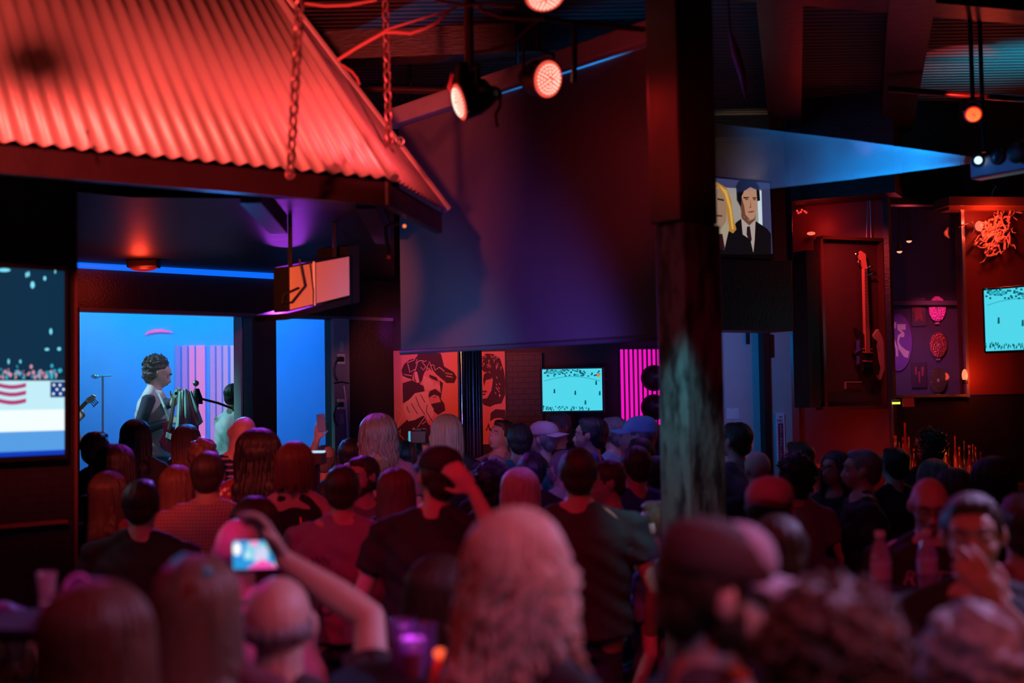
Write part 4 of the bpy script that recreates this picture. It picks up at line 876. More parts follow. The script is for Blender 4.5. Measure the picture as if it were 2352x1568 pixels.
m = MB(); BT.box(m, 2049, 2052, 918, 1003, -.1, -.06); BT.box(m, 2049, 2068, 917, 920, -.1, -.06); m.build('steel_edge', mat('steel_edge'), r)
m = MB(); BT.box(m, 2074, 2100, 914, 934, -.1, -.06); tag(m.build('wall_card', mat('faded_red_card', (.3, .06, .06), .5)), 'small faded red card beside the yellow tube light', 'card')
lamp('POINT', P(2200, 1060, 8.3), None, 2.2, (1, .15, .03), .06)
# bar counter glow
m = MB(); WG.box(m, 1836, 1915, 1066, 1074, 0, .3); tag(m.build('wall_ledge', mat('copper_ledge', (.6, .3, .15), .3, .5)), 'narrow copper coloured ledge on the oxblood wall', 'ledge')
lamp('POINT', P(1920, 1035, 8.6), None, 3, (1, .04, .02), .05)
lamp('SPOT', P(1925, 470, 8.3), WC.hit(1985, 700, -.1), 44, (1, .05, .04), .04, 70, .9)  # added unseen spot that brightens the bass guitar in its case
# ceiling colour spots
lamp('SPOT', (3.4, 7.7, 3.15), Vector((3.2, 8.0, ZC)), 130, (0, .36, .60), .05, 80, .9)
lamp('SPOT', (2.72, 7.35, 3.4), Vector((2.78, 7.85, ZC)), 24, (1, .03, .02), .02, 42, .4)
lamp('SPOT', (1.78, 9.2, 3.3), Vector((1.7, 9.7, ZC)), 7, (.9, .62, .38), .05, 85, .9)
lamp('SPOT', P(1990, 350, 7.2), Vector((2.5, 8.9, ZC)), 4, (1, .02, .06), .03, 40, .9)
lamp('SPOT', P(1900, 120, 5.2), Vector((2.4, 6.8, ZC)), 1.2, (.25, .1, .5), .1, 80, .9)
# blue doorway wash
lamp('SPOT', WD.hit(1700, 775, 1.0), WD.hit(1745, 860, 0), 20, (.0, .26, .85), .1, 110, .9)
# posters wash
lamp('SPOT', P(985, 790, 10.6) + Vector((0, -.6, .2)), WB.hit(985, 900, 0), 36, (1.0, .12, .10), .05, 95, .9)
lamp('SPOT', P(1130, 790, 10.6) + Vector((0, -.3, .2)), WB.hit(1135, 900, 0), 18, (1.0, .09, .05), .05, 80, .9)
lamp('SPOT', P(905, 760, 10.6), WB.hit(912, 760, 0), 6, (.7, .05, 1), .05, 70, .9)
# added unseen spots that colour the column and the screen
lamp('SPOT', P(1515, 520, 4.88), P(1556, 1000, 5.2), 40, (.05, .60, .78), .05, 38, .9)
lamp('SPOT', P(1000, 1010, 5.9), WP.hit(960, 800, 0), 60, (.05, .35, .85), .1, 60, 1.0)
lamp('SPOT', P(1250, 1010, 5.4), WP.hit(1180, 800, 0), 62, (.22, .10, .95), .1, 70, 1.0)
lamp('SPOT', P(1380, 300, 5.3), WP.hit(1400, 450, 0), 8, (1, .01, .02), .1, 60, 1.0)
lamp('SPOT', P(1400, 500, 4.6), P(1530, 330, 5.2), 10, (1, .02, .02), .1, 50, 1.0)
# pillar fittings: stickers, clamps and cables
for (y0, y1, lb) in [(783, 808, 'upper white sticker on the blue lit stage pilaster'), (950, 973, 'lower white sticker on the blue lit stage pilaster')]:
    m = MB(); WS.box(m, 780, 790, y0, y1, .05, .053); tag(m.build('sticker', mat('blue_white_paper', (.8, .85, .88), .5, kind='speck', col2=(.3, .35, .4), pscale=120)), lb, 'sticker')
for (y, lb) in [(824, 'upper outlet box with a plugged cable on the stage pilaster'), (928, 'lower outlet box with a plugged cable on the stage pilaster')]:
    r = empty('outlet_box', WS.hit(784, y + 10, .05), 0, lb, 'outlet')
    m = MB(); WS.box(m, 777, 793, y - 12, y + 12, .05, .075); m.build('cover', mat('pale_metal'), r, bevel=.004); m = MB(); WS.box(m, 780, 790, y - 5, y + 6, .075, .12); m.build('plug', RUBBER, r)
    m = MB(); m.tube([WS.hit(x, yy, .10) for x, yy in [(780, y), (771, y + 8), (767, y + 25), (769, y + 40), (775, y + 50)]], .008, 6); m.build('cord', RUBBER, r, smooth=True)
pipe([WS.hit(x, y, .07) for x, y in [(767, 880), (785, 877), (801, 880)]], .006, 'dark cable tied across the stage pilaster', 'cable', RUBBER, 'cable')
pipe([WS.hit(x, y, .08) for x, y in [(790, 885), (794, 915), (796, 950), (799, 1005)]], .009, 'pale cable hanging down the stage pilaster', 'cable', mat('pale_cable', (.6, .65, .7), .4), 'cable')
# ================================================================== people
V3 = lambda *a: np.array(a, float)
def _unit(v): v = np.asarray(v, float); return v / (np.linalg.norm(v) + 1e-9)
def rotm(pitch, yaw, roll):
    "head turn: yaw left+, pitch up+, roll to the right+ (degrees)"
    R = Matrix.Rotation(math.radians(yaw), 3, 'Z') @ Matrix.Rotation(math.radians(pitch), 3, 'X') @ Matrix.Rotation(math.radians(roll), 3, 'Y')
    return np.array(R)
class Blob:
    "closed overlapping shapes that a voxel remesh fuses into one skin"
    def __init__(s): s.v = []; s.f = []; s.n = 0
    def add(s, v, f):
        s.v.append(np.asarray(v, float)); s.f += [tuple(i + s.n for i in q) for q in f]; s.n += len(v)
    def ell(s, c, r, R=None, nu=18, nv=12):
        vs = []; 
        for j in range(1, nv):
            ph = PI * j / nv
            for k in range(nu): t = 2 * PI * k / nu; vs.append((math.sin(ph) * math.cos(t), math.sin(ph) * math.sin(t), math.cos(ph)))
        vs += [(0, 0, 1), (0, 0, -1)]; T = len(vs) - 2; B = T + 1; fs = []
        for k in range(nu):
            q = (k + 1) % nu; fs += [(T, k, q), (B, (nv - 2) * nu + q, (nv - 2) * nu + k)]
            for j in range(nv - 2): fs.append((j * nu + k, (j + 1) * nu + k, (j + 1) * nu + q, j * nu + q))
        v = np.array(vs) * np.asarray(r, float)
        if R is not None: v = v @ np.asarray(R).T
        s.add(v + np.asarray(c, float), fs)
    def path(s, pts, rad, n=12, flat=1.0, round_ends=True, fdir=None):
        "tapered limb along a polyline; flat squashes along the second axis"
        pts = [np.asarray(p, float) for p in pts]; rad = list(rad)
        if round_ends:
            d0 = _unit(pts[0] - pts[1]); d1 = _unit(pts[-1] - pts[-2])
            pts = [pts[0] + d0 * rad[0] * .9, pts[0] + d0 * rad[0] * .5] + pts + [pts[-1] + d1 * rad[-1] * .5, pts[-1] + d1 * rad[-1] * .9]
            rad = [rad[0] * .35, rad[0] * .85] + rad + [rad[-1] * .85, rad[-1] * .35]
        vs = []; up = None
        for i, p in enumerate(pts):
            d = _unit(pts[min(i + 1, len(pts) - 1)] - pts[max(i - 1, 0)])
            if up is None: up = V3(0, 1, 0) if abs(d[1]) < .8 else V3(1, 0, 0)
            if fdir is not None: up = np.asarray(fdir, float)
            a = _unit(np.cross(d, up)); b = np.cross(a, d); 
            if fdir is None: up = b
            for k in range(n):
                t = 2 * PI * k / n; vs.append(p + a * math.cos(t) * rad[i] + b * math.sin(t) * rad[i] * flat)
        fs = [(i * n + k, i * n + (k + 1) % n, (i + 1) * n + (k + 1) % n, (i + 1) * n + k) for i in range(len(pts) - 1) for k in range(n)]
        fs += [tuple(range(n))[::-1], tuple((len(pts) - 1) * n + k for k in range(n))]
        s.add(vs, fs)
    def rings(s, rs, n=28):
        "rs: (z, rx, ry, cx, cy)"
        vs = []
        for z, rx, ry, cx, cy in rs:
            for k in range(n):
                t = 2 * PI * k / n; c, q = math.cos(t), math.sin(t); e = .86
                vs.append((cx + rx * abs(c) ** e * (1 if c > 0 else -1), cy + ry * abs(q) ** e * (1 if q > 0 else -1), z))
        fs = [(i * n + k, i * n + (k + 1) % n, (i + 1) * n + (k + 1) % n, (i + 1) * n + k) for i in range(len(rs) - 1) for k in range(n)]
        fs += [tuple(range(n))[::-1], tuple((len(rs) - 1) * n + k for k in range(n))]
        s.add(vs, fs)
JOBS = []
def job(name, blob, m, parent, scale, voxel, post=None, smooth=3, extra=None, label=None):
    if not blob.v: return
    me = bpy.data.meshes.new(name + '_src'); v = np.concatenate(blob.v) * scale
    me.from_pydata(v.tolist(), [], blob.f); me.update()
    o = bpy.data.objects.new(name, me); COL.objects.link(o); o.parent = parent
    r = o.modifiers.new('fuse', 'REMESH'); r.mode = 'VOXEL'; r.voxel_size = voxel
    if smooth: q = o.modifiers.new('soft', 'SMOOTH'); q.factor = .5; q.iterations = smooth
    JOBS.append((o, m, post, scale, extra))
    if label: o['label'] = label
    return o
def run_jobs():
    bpy.context.view_layer.update(); dg = bpy.context.evaluated_depsgraph_get(); new = []
    for o, m, post, sc, extra in JOBS: new.append(bpy.data.meshes.new_from_object(o.evaluated_get(dg)))
    for (o, m, post, sc, extra), me in zip(JOBS, new):
        o.modifiers.clear(); old = o.data; o.data = me; me.name = o.name; bpy.data.meshes.remove(old)
        if post is not None:
            n = len(me.vertices); co = np.empty(n * 3, np.float32); me.vertices.foreach_get('co', co); co = co.reshape(-1, 3).astype(float) / sc
            no = np.empty(n * 3, np.float32); me.vertices.foreach_get('normal', no); no = no.reshape(-1, 3)
            co = post(co, no) * sc
            me.vertices.foreach_set('co', co.astype(np.float32).ravel()); me.update()
        if extra is not None and extra.v:
            base_v = np.empty(len(me.vertices) * 3, np.float32); me.vertices.foreach_get('co', base_v); base_v = base_v.reshape(-1, 3)
            fs = [tuple(p.vertices) for p in me.polygons]; k = len(base_v); ev = np.concatenate(extra.v) * sc
            m3 = bpy.data.meshes.new(o.name); m3.from_pydata(np.concatenate([base_v, ev]).tolist(), [], fs + [tuple(i + k for i in f) for f in extra.f]); m3.update()
            o.data = m3; bpy.data.meshes.remove(me); me = m3
        me.materials.clear(); me.materials.append(m)
        me.polygons.foreach_set('use_smooth', [True] * len(me.polygons))
    JOBS.clear()
SKINS = {'fair': (.62, .40, .32), 'tan': (.48, .29, .21), 'brown': (.26, .14, .09), 'pale': (.72, .50, .44)}
HAIRS = {'black': (.018, .014, .016), 'dark': (.05, .028, .02), 'brown': (.12, .06, .035), 'auburn': (.14, .045, .02), 'gray': (.22, .21, .22), 'blond': (.34, .22, .11), 'dirty': (.17, .10, .06), 'white': (.5, .48, .48), 'platinum': (.58, .47, .36)}
def skin(k): return mat('skin_' + k, SKINS[k], .48, bump=.12, bscale=120, var=.08, vscale=12)
def hairm(k): return mat('hair_' + k, HAIRS[k], .42, bump=1.0, bscale=210, var=.55, vscale=75, stretch=(1, 1, .07), bdist=.004)
CL = {}
def cloth(key):
    "cloth materials by short description"
    T = {'black': dict(col=(.018, .016, .02)), 'navy': dict(col=(.02, .025, .06)), 'charcoal': dict(col=(.05, .045, .055)), 'white': dict(col=(.62, .60, .62)), 'gray': dict(col=(.22, .20, .22)),
         'lav': dict(col=(.30, .22, .34)), 'pinkcheck': dict(col=(.34, .13, .17), kind='check', col2=(.62, .34, .40), pscale=20), 'blue': dict(col=(.03, .06, .42)), 'lightblue': dict(col=(.25, .42, .60)),
         'stripes': dict(col=(.02, .02, .04), kind='stripe', col2=(.35, .32, .38), pscale=9), 'floral': dict(col=(.72, .60, .60), kind='floral', col2=(.22, .03, .05), pscale=34),
         'leopard': dict(col=(.10, .03, .07), kind='leopard', col2=(.62, .38, .52), pscale=30), 'plaid': dict(col=(.10, .08, .14), kind='plaid', col2=(.40, .30, .42), pscale=8), 'denim': dict(col=(.05, .07, .14)),
         'mauve': dict(col=(.28, .12, .20)), 'teal': dict(col=(.03, .30, .34)), 'cream': dict(col=(.70, .66, .58)), 'maroon': dict(col=(.14, .03, .05)), 'speckpink': dict(col=(.62, .42, .46), kind='floral', col2=(.25, .12, .18), pscale=60), 'khaki': dict(col=(.30, .22, .15))}
    t = T[key]; return mat('cloth_' + key, rough=.8, bump=.35, bscale=30, var=.15, vscale=6, **t)
def hand(bl, w, d, nrm, side, curl=.35, spread=1.0, k=1.0):
    "w wrist, d finger direction, nrm palm direction, side +1 thumb towards s"
    w = np.asarray(w, float); d = _unit(d); n = _unit(np.asarray(nrm) - d * np.dot(nrm, d)); s = np.cross(d, n) * side
    R = np.stack([s, d, n], 1)
    bl.ell(w + d * .048 * k, (.040 * k, .052 * k, .016 * k), R, 14, 8); bl.path([w - d * .02, w + d * .03], [.024 * k, .026 * k], 10, .7, True, n)
    for i, (o, L) in enumerate([(.030, .068), (.010, .078), (-.010, .072), (-.029, .056)]):
        p = w + (d * .085 + s * o) * k; a = curl * .5; pts = [p - d * .01 * k, p]; q = p
        dd = _unit(d + s * o * spread * 3)
        for j, f in enumerate((.45, .32, .26)):
            a += curl * .9 if j else 0; v = dd * math.cos(a) + n * math.sin(a); q = q + v * L * f * k; pts.append(q)
        bl.path(pts, [.0092 * k, .0092 * k, .0088 * k, .008 * k, .0072 * k], 8)
    p = w + (d * .02 + s * .030) * k; v = _unit(d * .7 + s * .75 + n * .25); q = p + v * .038 * k; q2 = q + _unit(d * .9 + s * .3 + n * (.3 + curl * .5)) * .034 * k
    bl.path([p - v * .015 * k, p, q, q2], [.012 * k, .012 * k, .010 * k, .0085 * k], 8)
def ik(S, T, a, b, hint):
    S = np.asarray(S, float); T = np.asarray(T, float); d = T - S; L = np.linalg.norm(d)
    if L > (a + b) * .995: T = S + d / L * (a + b) * .995; d = T - S; L = np.linalg.norm(d)
    u = d / L; x = (a * a - b * b + L * L) / (2 * L); h = math.sqrt(max(0, a * a - x * x)); hv = np.asarray(hint, float); hv = _unit(hv - u * np.dot(hv, u))
    return S + u * x + hv * h, T
def person(px, ytop, Y, yaw=0, sex='m', hair='short', hc='dark', sk='fair', shirt='black', sleeve='tee', wide=1.0, head=(0, 0, 0), armL=None, armR=None,
           hat=None, glasses=False, beard=None, label='', base=0.0, seat=None, pants='denim', scale=None, face=False, hlen=.30, wave=0.0, volume=1.0, group=None, locks=None, fine=1.0, slv=None):
    topz = P(px, ytop, Y).z - base
    if scale is None:
        if topz < 1.50 and seat is None: seat = True
        scale = 1.0 if seat else max(.88, min(1.08, topz / 1.765))
    sitz = 0.0
    if seat: sitz = topz - base * 0 - 1.765 * scale
    c = P(px, ytop, Y); X, Yw = c.x, c.y
    R_h = rotm(*head); sc = scale
    root = empty('person', (X, Yw, base), math.radians(yaw), label, 'person', group)
    vox = min(.0115, max(.0052, Y * .0016)) * fine
    U = V3(0, 0, sitz / sc)              # lift of the upper body when seated (negative: lower)
    f = sex == 'f'; sw = (.162 if f else .188) * wide
    hp = V3(0, .0, 1.535) + U            # neck pivot
    hk = .96 if f else 1.0
    def hd(p): return (np.asarray(p, float) - V3(0, 0, 1.535)) * hk @ R_h.T + hp
    Rk = R_h
    rzm = np.array(Matrix.Rotation(-math.radians(yaw), 3, 'Z'))
    for sp in (armL, armR):
        if sp and 'px' in sp:
            q = P(*sp['px']); sp['w'] = tuple(rzm @ np.array([q.x - X, q.y - Yw, q.z - base]) / sc); sp['abs'] = True
        for a_, b_ in (('wdir', 'dir'), ('wpalm', 'palm'), ('whint', 'hint')):
            if sp and a_ in sp: sp[b_] = tuple(rzm @ np.array(sp[a_], float))
    # ---- torso profile
    if f: prof = [(.86, .150, .10), (.93, .168, .112), (1.0, .155, .102), (1.10, .125, .088), (1.20, .135, .098), (1.28, .150, .105), (1.36, .155, .098), (1.42, .135, .078), (1.465, .07, .058), (1.50, .05, .05)]
    else: prof = [(.86, .145, .10), (.93, .160, .112), (1.0, .155, .108), (1.10, .152, .104), (1.20, .165, .112), (1.30, .180, .118), (1.37, .182, .108), (1.43, .150, .085), (1.475, .082, .065), (1.51, .06, .058)]
    def torso(bl, inf, z1=9, z0=0, loose=0.0):
        rs = []
        for z, rx, ry in prof:
            if z > z1 or z < z0: continue
            k = inf + loose * max(0, min(1, (1.36 - z) / .3)); rs.append((z + U[2], rx * wide + k, ry * (wide * .6 + .4) + k, 0, -.005 + (.012 if z > 1.42 else 0)))
        bl.rings(rs)
    body = Blob(); torso(body, 0)
    if f:
        for q in (-1, 1): body.ell(V3(q * .068, .085, 1.285) + U, (.062, .058, .062))
    body.path([hd((0, -.01, 1.55)) * .0 + V3(0, -.012, 1.44) + U, hd((0, -.002, 1.58))], [.062 if not f else .052, .056 if not f else .047])
    for q in (-1, 1): body.path([V3(q * sw * .78, -.012, 1.425) + U, V3(q * .045, -.015, 1.49) + U], [.045, .040])
    # head
    for cc, r in [((0, -.012, 1.658), (.076, .096, .092)), ((0, .018, 1.615), (.066, .078, .070)), ((0, .040, 1.585), (.050, .056, .048)), ((0, .075, 1.558), (.024, .020, .018)),
                  ((0, .05, 1.665), (.060, .045, .05)), ((-.030, .062, 1.612), (.026, .024, .024)), ((.030, .062, 1.612), (.026, .024, .024))]:
        body.ell(hd(cc), np.array(r) * hk, Rk)
    body.path([hd((0, .088, 1.645)), hd((0, .106, 1.622)), hd((0, .113, 1.608))], [.009, .0115, .014]); 
    for q in (-1, 1):
        body.ell(hd((q * .012, .102, 1.603)), (.009, .011, .008), Rk, 10, 8)
        body.ell(hd((q * .079, -.004, 1.635)), (.012, .019, .032), Rk, 12, 8)
    body.path([hd((-.034, .086, 1.668)), hd((0, .093, 1.670)), hd((.034, .086, 1.668))], [.008, .009, .008])
    body.ell(hd((0, .098, 1.583)), (.022, .009, .006), Rk, 10, 8); body.ell(hd((0, .096, 1.573)), (.019, .010, .007), Rk, 10, 8)
    # arms
    sh = Blob(); tor_inf = .014
    arms = {}
    for q, spec in ((-1, armL), (1, armR)):
        S = V3(q * sw, -.01, 1.41) + U; spec = spec or {}
        T = spec.get('w'); T = V3(q * (sw + .07), .05, .90) + U if T is None else V3(*T) + (U if not spec.get('abs') else 0)
        Eb, W = ik(S, T, .295, .262, spec.get('hint', (q * .5, -.6, -.5)))
        body.path([S - V3(q * .02, 0, 0), S * .7 + Eb * .3, Eb], [.052 if not f else .043, .046 if not f else .038, .038 if not f else .032]); body.path([Eb, Eb * .65 + W * .35, W], [.038 if not f else .032, .041 if not f else .033, .026 if not f else .022])
        dr = spec.get('dir'); dr = _unit(W - Eb) if dr is None else _unit(dr)
        hand(body, W, dr, spec.get('palm', (-q, .1, 0)), spec.get('thumb', q), spec.get('curl', .45), k=.95 if f else 1.03)
        arms[q] = (S, Eb, W, dr)
        if slv:
            g = Blob(); g.path([S - V3(q * .02, 0, 0), S, S * .5 + Eb * .5, Eb], [.05, .058, .052, .047], 14); g.ell(Eb, (.048, .048, .048)); g.path([Eb, W * .93 + Eb * .07], [.047, .036], 14, 1, False); job('sleeve', g, cloth(slv), root, sc, .010)
        elif sleeve == 'tee':
            e = S * .42 + Eb * .58; sh.path([S - V3(q * .03, 0, 0), S, e], [.058 * (wide * .5 + .5), .064 * (wide * .5 + .5), .066], 14, 1, False); sh.ell(S + V3(0, 0, .0), (.064, .062, .060))
        elif sleeve == 'long':
            sh.path([S - V3(q * .03, 0, 0), S, S * .5 + Eb * .5, Eb], [.056, .062, .056, .05], 14, 1, False); sh.ell(S, (.062, .060, .058)); sh.ell(Eb, (.051, .051, .051)); sh.path([Eb, W * .93 + Eb * .07], [.05, .036], 14, 1, False)
    # legs
    legs = Blob()
    for q in (-1, 1):
        if seat:
            hpz = .92 + U[2]; A = V3(q * .09, 0, hpz); K = V3(q * .13, .42, max(.46, hpz)); An = V3(q * .13, .40, max(.10, K[2] - .42))
        else: A = V3(q * .088, 0, .92); K = V3(q * .10, .01, .49); An = V3(q * .11, -.02, .09)
        body.path([A, A * .5 + K * .5, K], [.082, .072, .054]); body.path([K, K * .65 + An * .35, An], [.052, .054, .036]); body.ell(An + V3(0, .05, -.045), (.038, .105, .034))
        legs.path([A + V3(0, 0, .02), A * .5 + K * .5, K], [.098, .086, .068], 14); legs.path([K, K * .6 + An * .4, An + (K - An) * .12], [.067, .064, .052], 14, 1, False)
        s_ = Blob(); s_.ell(An + V3(0, .055, -.045), (.048, .125, .044)); s_.path([An + V3(0, 0, -.03), An + V3(0, 0, .03)], [.05, .048]); job('shoe', s_, mat('shoe_leather', (.03, .025, .025), .4), root, sc, .014)
    legs.rings([(z + U[2], rx + .012, ry + .012, 0, -.004) for z, rx, ry in [(.84, .15, .105), (.92, .165, .115), (1.0, .158, .11), (1.04, .15, .105)]])
    job('trousers', legs, cloth(pants), root, sc, .016)
    # clothing
    torso(sh, tor_inf, 1.485 if sleeve != 'tank' else 1.44, .87, .022 if not f else .012)
    if f:
        for q in (-1, 1): sh.ell(V3(q * .068, .088, 1.285) + U, (.072, .064, .070))
    if sleeve != 'tank':
        for q in (-1, 1): sh.path([V3(q * sw * .86, -.012, 1.418) + U, V3(q * .052, -.015, 1.486) + U], [.056, .047])
        if sleeve == 'long' or shirt in ('pinkcheck', 'lightblue', 'plaid'): sh.path([V3(.07 * math.cos(t), -.008 + .066 * math.sin(t), 1.488 + U[2]) for t in np.linspace(0, 2 * PI, 15)], [.013] * 15, 8, 1, False)
    else:
        for q in (-1, 1): sh.path([V3(q * sw * .66, -.012, 1.415) + U, V3(q * .06, -.015, 1.462) + U], [.055, .046])
        for q in (-1, 1): sh.path([V3(q * .10, -.085, 1.37) + U, V3(q * .105, -.02, 1.455) + U, V3(q * .10, .07, 1.38) + U], [.022, .022, .022])
    ph = RNG.rand(6) * 9
    def drape(co, no):
        d = .0035 * np.sin(co[:, 2] * 38 + 6 * co[:, 0] + ph[0] + 2 * np.sin(co[:, 0] * 14 + ph[1])) + .004 * np.sin(co[:, 0] * 30 + co[:, 2] * 12 + ph[2]) + .003 * np.sin(co[:, 2] * 70 + co[:, 0] * 45 + ph[3])
        return co + no * d[:, None]
    shirt_ob = job('shirt', sh, cloth(shirt), root, sc, min(.013, vox * 1.25), drape)
    def facepost(co, no):
        for q in (-1, 1):
            e = hd((q * .031, .088, 1.645)); fw = R_h @ V3(0, 1, 0); d2 = ((co - e) ** 2).sum(1); co = co - fw * (.009 * np.exp(-d2 / (2 * .012 ** 2)))[:, None]
        return co
    job('body', body, skin(sk), root, sc, vox, facepost, 2)
    def small(name, fn, m_):
        b = MB(); fn(b); me = bpy.data.meshes.new(name); me.from_pydata([tuple(np.asarray(v) * sc) for v in b.v], [], b.f); me.update(); me.materials.append(m_)
        me.polygons.foreach_set('use_smooth', [True] * len(me.polygons)); return _ob(name, me, root)
    Rm = Matrix(R_h.tolist())
    if face:
        small('eyes', lambda b: [b.ell(hd((q * .031, .0805, 1.644)), .0125, None, 14, 10) for q in (-1, 1)], mat('eye_white', (.7, .68, .66), .2))
        small('irises', lambda b: [b.ell(hd((q * .031, .0895, 1.644)), (.0052, .0042, .0052), Rm, 10, 8) for q in (-1, 1)], mat('eye_dark', (.03, .018, .012), .1))
        small('eyebrows', lambda b: [b.tube([hd((q * .014, .099, 1.667)), hd((q * .030, .098, 1.673)), hd((q * .048, .086, 1.668))], [.0025, .004, .002], 6) for q in (-1, 1)], hairm(hc if hc not in ('white', 'platinum') else 'gray'))
        small('eyelids', lambda b: [b.ell(hd((q * .031, .0825, 1.6485)), (.0150, .0135, .0078), Rm, 12, 8) for q in (-1, 1)], skin(sk))
        small('lips', lambda b: [b.ell(hd((0, .101, 1.5835)), (.022, .009, .005), Rm, 14, 8), b.ell(hd((0, .0995, 1.574)), (.019, .010, .0062), Rm, 14, 8)], mat('lips_' + sk, (SKINS[sk][0] * .8, SKINS[sk][1] * .5, SKINS[sk][2] * .5), .4))
    if beard:
        b = Blob(); b.ell(hd((0, .042, 1.573)), (.057, .062, .040), Rk); b.ell(hd((0, .08, 1.553)), (.032, .026, .026), Rk)
        for q in (-1, 1): b.ell(hd((q * .060, .01, 1.60)), (.018, .035, .045), Rk)
        b.path([hd((-.030, .094, 1.588)), hd((0, .110, 1.594)), hd((.030, .094, 1.588))], [.007, .008, .007])
        job('beard', b, hairm(beard), root, sc, .007, lambda co, no: co + no * (.0025 * np.sin(co[:, 0] * 300) * np.sin(co[:, 2] * 260))[:, None])
    if glasses:
        def gl(b):
            for q in (-1, 1):
                b.torus(hd((q * .032, .108, 1.643)), R_h @ V3(0, 1, 0), .023, .0022, 20, 6); b.tube([hd((q * .055, .105, 1.648)), hd((q * .082, .0, 1.648)), hd((q * .082, -.02, 1.635))], .0025, 6)
            b.tube([hd((-.01, .11, 1.645)), hd((.01, .11, 1.645))], .002, 6)
        small('glasses', gl, mat('glasses_frame', (.03, .03, .03), .2))
    # ---- hair
    hb = Blob(); ex = Blob(); amp, freq = .0028, 55
    hz = .088
    if hair in ('short', 'buzz', 'bob', 'long', 'tousled'):
        g = {'buzz': .975, 'short': 1.0, 'tousled': 1.06}.get(hair, 1.03)
        hb.ell(hd((0, -.020, 1.668)), np.array((.083, .100, .090)) * g * hk, Rk); hb.ell(hd((0, -.050, 1.615)), np.array((.070, .055, .068)) * (1.0 if hair != 'buzz' else .97) * hk, Rk)
        for q in (-1, 1): hb.ell(hd((q * .070, -.022, 1.655)), np.array((.016, .045, .05)) * hk, Rk)
        if hair in ('short', 'tousled'): hb.ell(hd((0, .035, 1.728)), np.array((.052, .045, .026)) * hk, Rk)
    if hair == 'tousled': amp, freq = .007, 70
    if hair == 'fringe':
        hb.ell(hd((0, -.040, 1.628)), np.array((.079, .068, .040)) * hk, Rk)
        for q in (-1, 1): hb.ell(hd((q * .068, -.015, 1.640)), np.array((.014, .030, .035)) * hk, Rk)
    if hair == 'afro':
        hb.ell(hd((0, -.042, 1.682)), np.array((.110, .110, .106)) * volume * hk, Rk); hb.ell(hd((0, -.055, 1.60)), np.array((.10, .075, .09)) * volume * hk, Rk); amp = .006
        hb.ell(hd((0, -.055, 1.645)), np.array((.102, .085, .09)) * volume * hk, Rk)
        rs = np.random.RandomState(int(abs(px)))
        for i in range(int(520 if Y < 5 else 140)):
            d = _unit(rs.randn(3)); 
            if d[1] > .35 and d[2] < .45: continue
            c0 = V3(0, -.045, 1.670) + d * V3(.106, .112, .112) * volume * (.93 + .12 * rs.rand()); a = _unit(np.cross(d, rs.randn(3))); b = np.cross(d, a); R0 = (.0045 if Y < 5 else .008) + .005 * rs.rand(); p0 = rs.rand() * 6
            ex.path([hd(c0 + (a * math.cos(p0 + j * .9) + b * math.sin(p0 + j * .9)) * R0 + d * (j * .0028 - .006)) for j in range(9)], [.0034 if Y < 5 else .0045] * 9, 5)
    if hair in ('long', 'bob'):
        Lz = 1.535 - (hlen if hair == 'long' else .04)
        vol = volume
        hb.ell(hd((0, -.048, 1.625)), np.array((.088 * vol, .066 * vol, .10)) * hk, Rk)
        for q in (-1, 1): hb.ell(hd((q * .072, -.012, 1.60)), np.array((.020, .048, .085)) * vol * hk, Rk)
        z = 1.545; k = 0
        while z > Lz + .05:
            wv = .092 + .012 * math.sin(k) + (.012 if z < 1.47 else 0)
            hb.ell(V3(0, -.062 - (.022 if z < 1.47 else 0), z) + U, (wv * vol, .042, .075)); z -= .06; k += 1
        nl = locks or int(max(40, min(150, 420 / Y)))
        rs = np.random.RandomState(int(abs(px) + ytop))
        for i in range(nl):
            a = math.radians(-128 + 256 * (i + rs.rand() * .8) / nl); dx, dy = math.sin(a), -math.cos(a); l_end = Lz + rs.rand() * .07 + (.03 if abs(a) > 1.6 else 0)
            pts = []; rd = []; p0 = rs.rand() * 6; crown = V3(.004 * math.sin(i), -.012, 1.655); nst = 7
            for j in range(nst):
                t = (j + .6) / nst * PI / 2 * (.98); rr = 1.0 + .03 * rs.rand()
                pts.append(hd(crown + V3(.094 * math.sin(t) * dx * rr * vol, .108 * math.sin(t) * dy * rr * (1 if dy < 0 else .80), .104 * math.cos(t)))); rd.append(.006 + .003 * j / nst)
            z = 1.655 * 1.0; steps = max(4, int((z - l_end) / (.018 if wave > .5 and Y < 4 else .045)))
            for j in range(1, steps + 1):
                t = j / steps; zz = z + (l_end - z) * t; bl = min(1, max(0, (1.60 - zz) / .10))
                rx = (.097 + .012 * max(0, (1.5 - zz) / .1)) * vol * (1 + .05 * math.sin(i * 2.3)); ry = .097 + (.03 if zz < 1.48 else 0) * min(1, (1.48 - zz) / .06 if zz < 1.48 else 0)
                q1 = hd(V3(rx * dx, -.012 + ry * dy, zz)); q2 = V3(rx * dx, -.012 + ry * dy, zz) + U
                wv = wave * .016 * math.sin(t * 9 + p0)
                pts.append(q1 * (1 - bl) + q2 * bl + V3(dy * wv, -dx * wv, 0) + V3(dx, dy, 0) * wave * .010 * math.cos(t * 11 + p0)); rd.append(.011 * (1 - .55 * t))
            ex.path(pts, rd, 6)
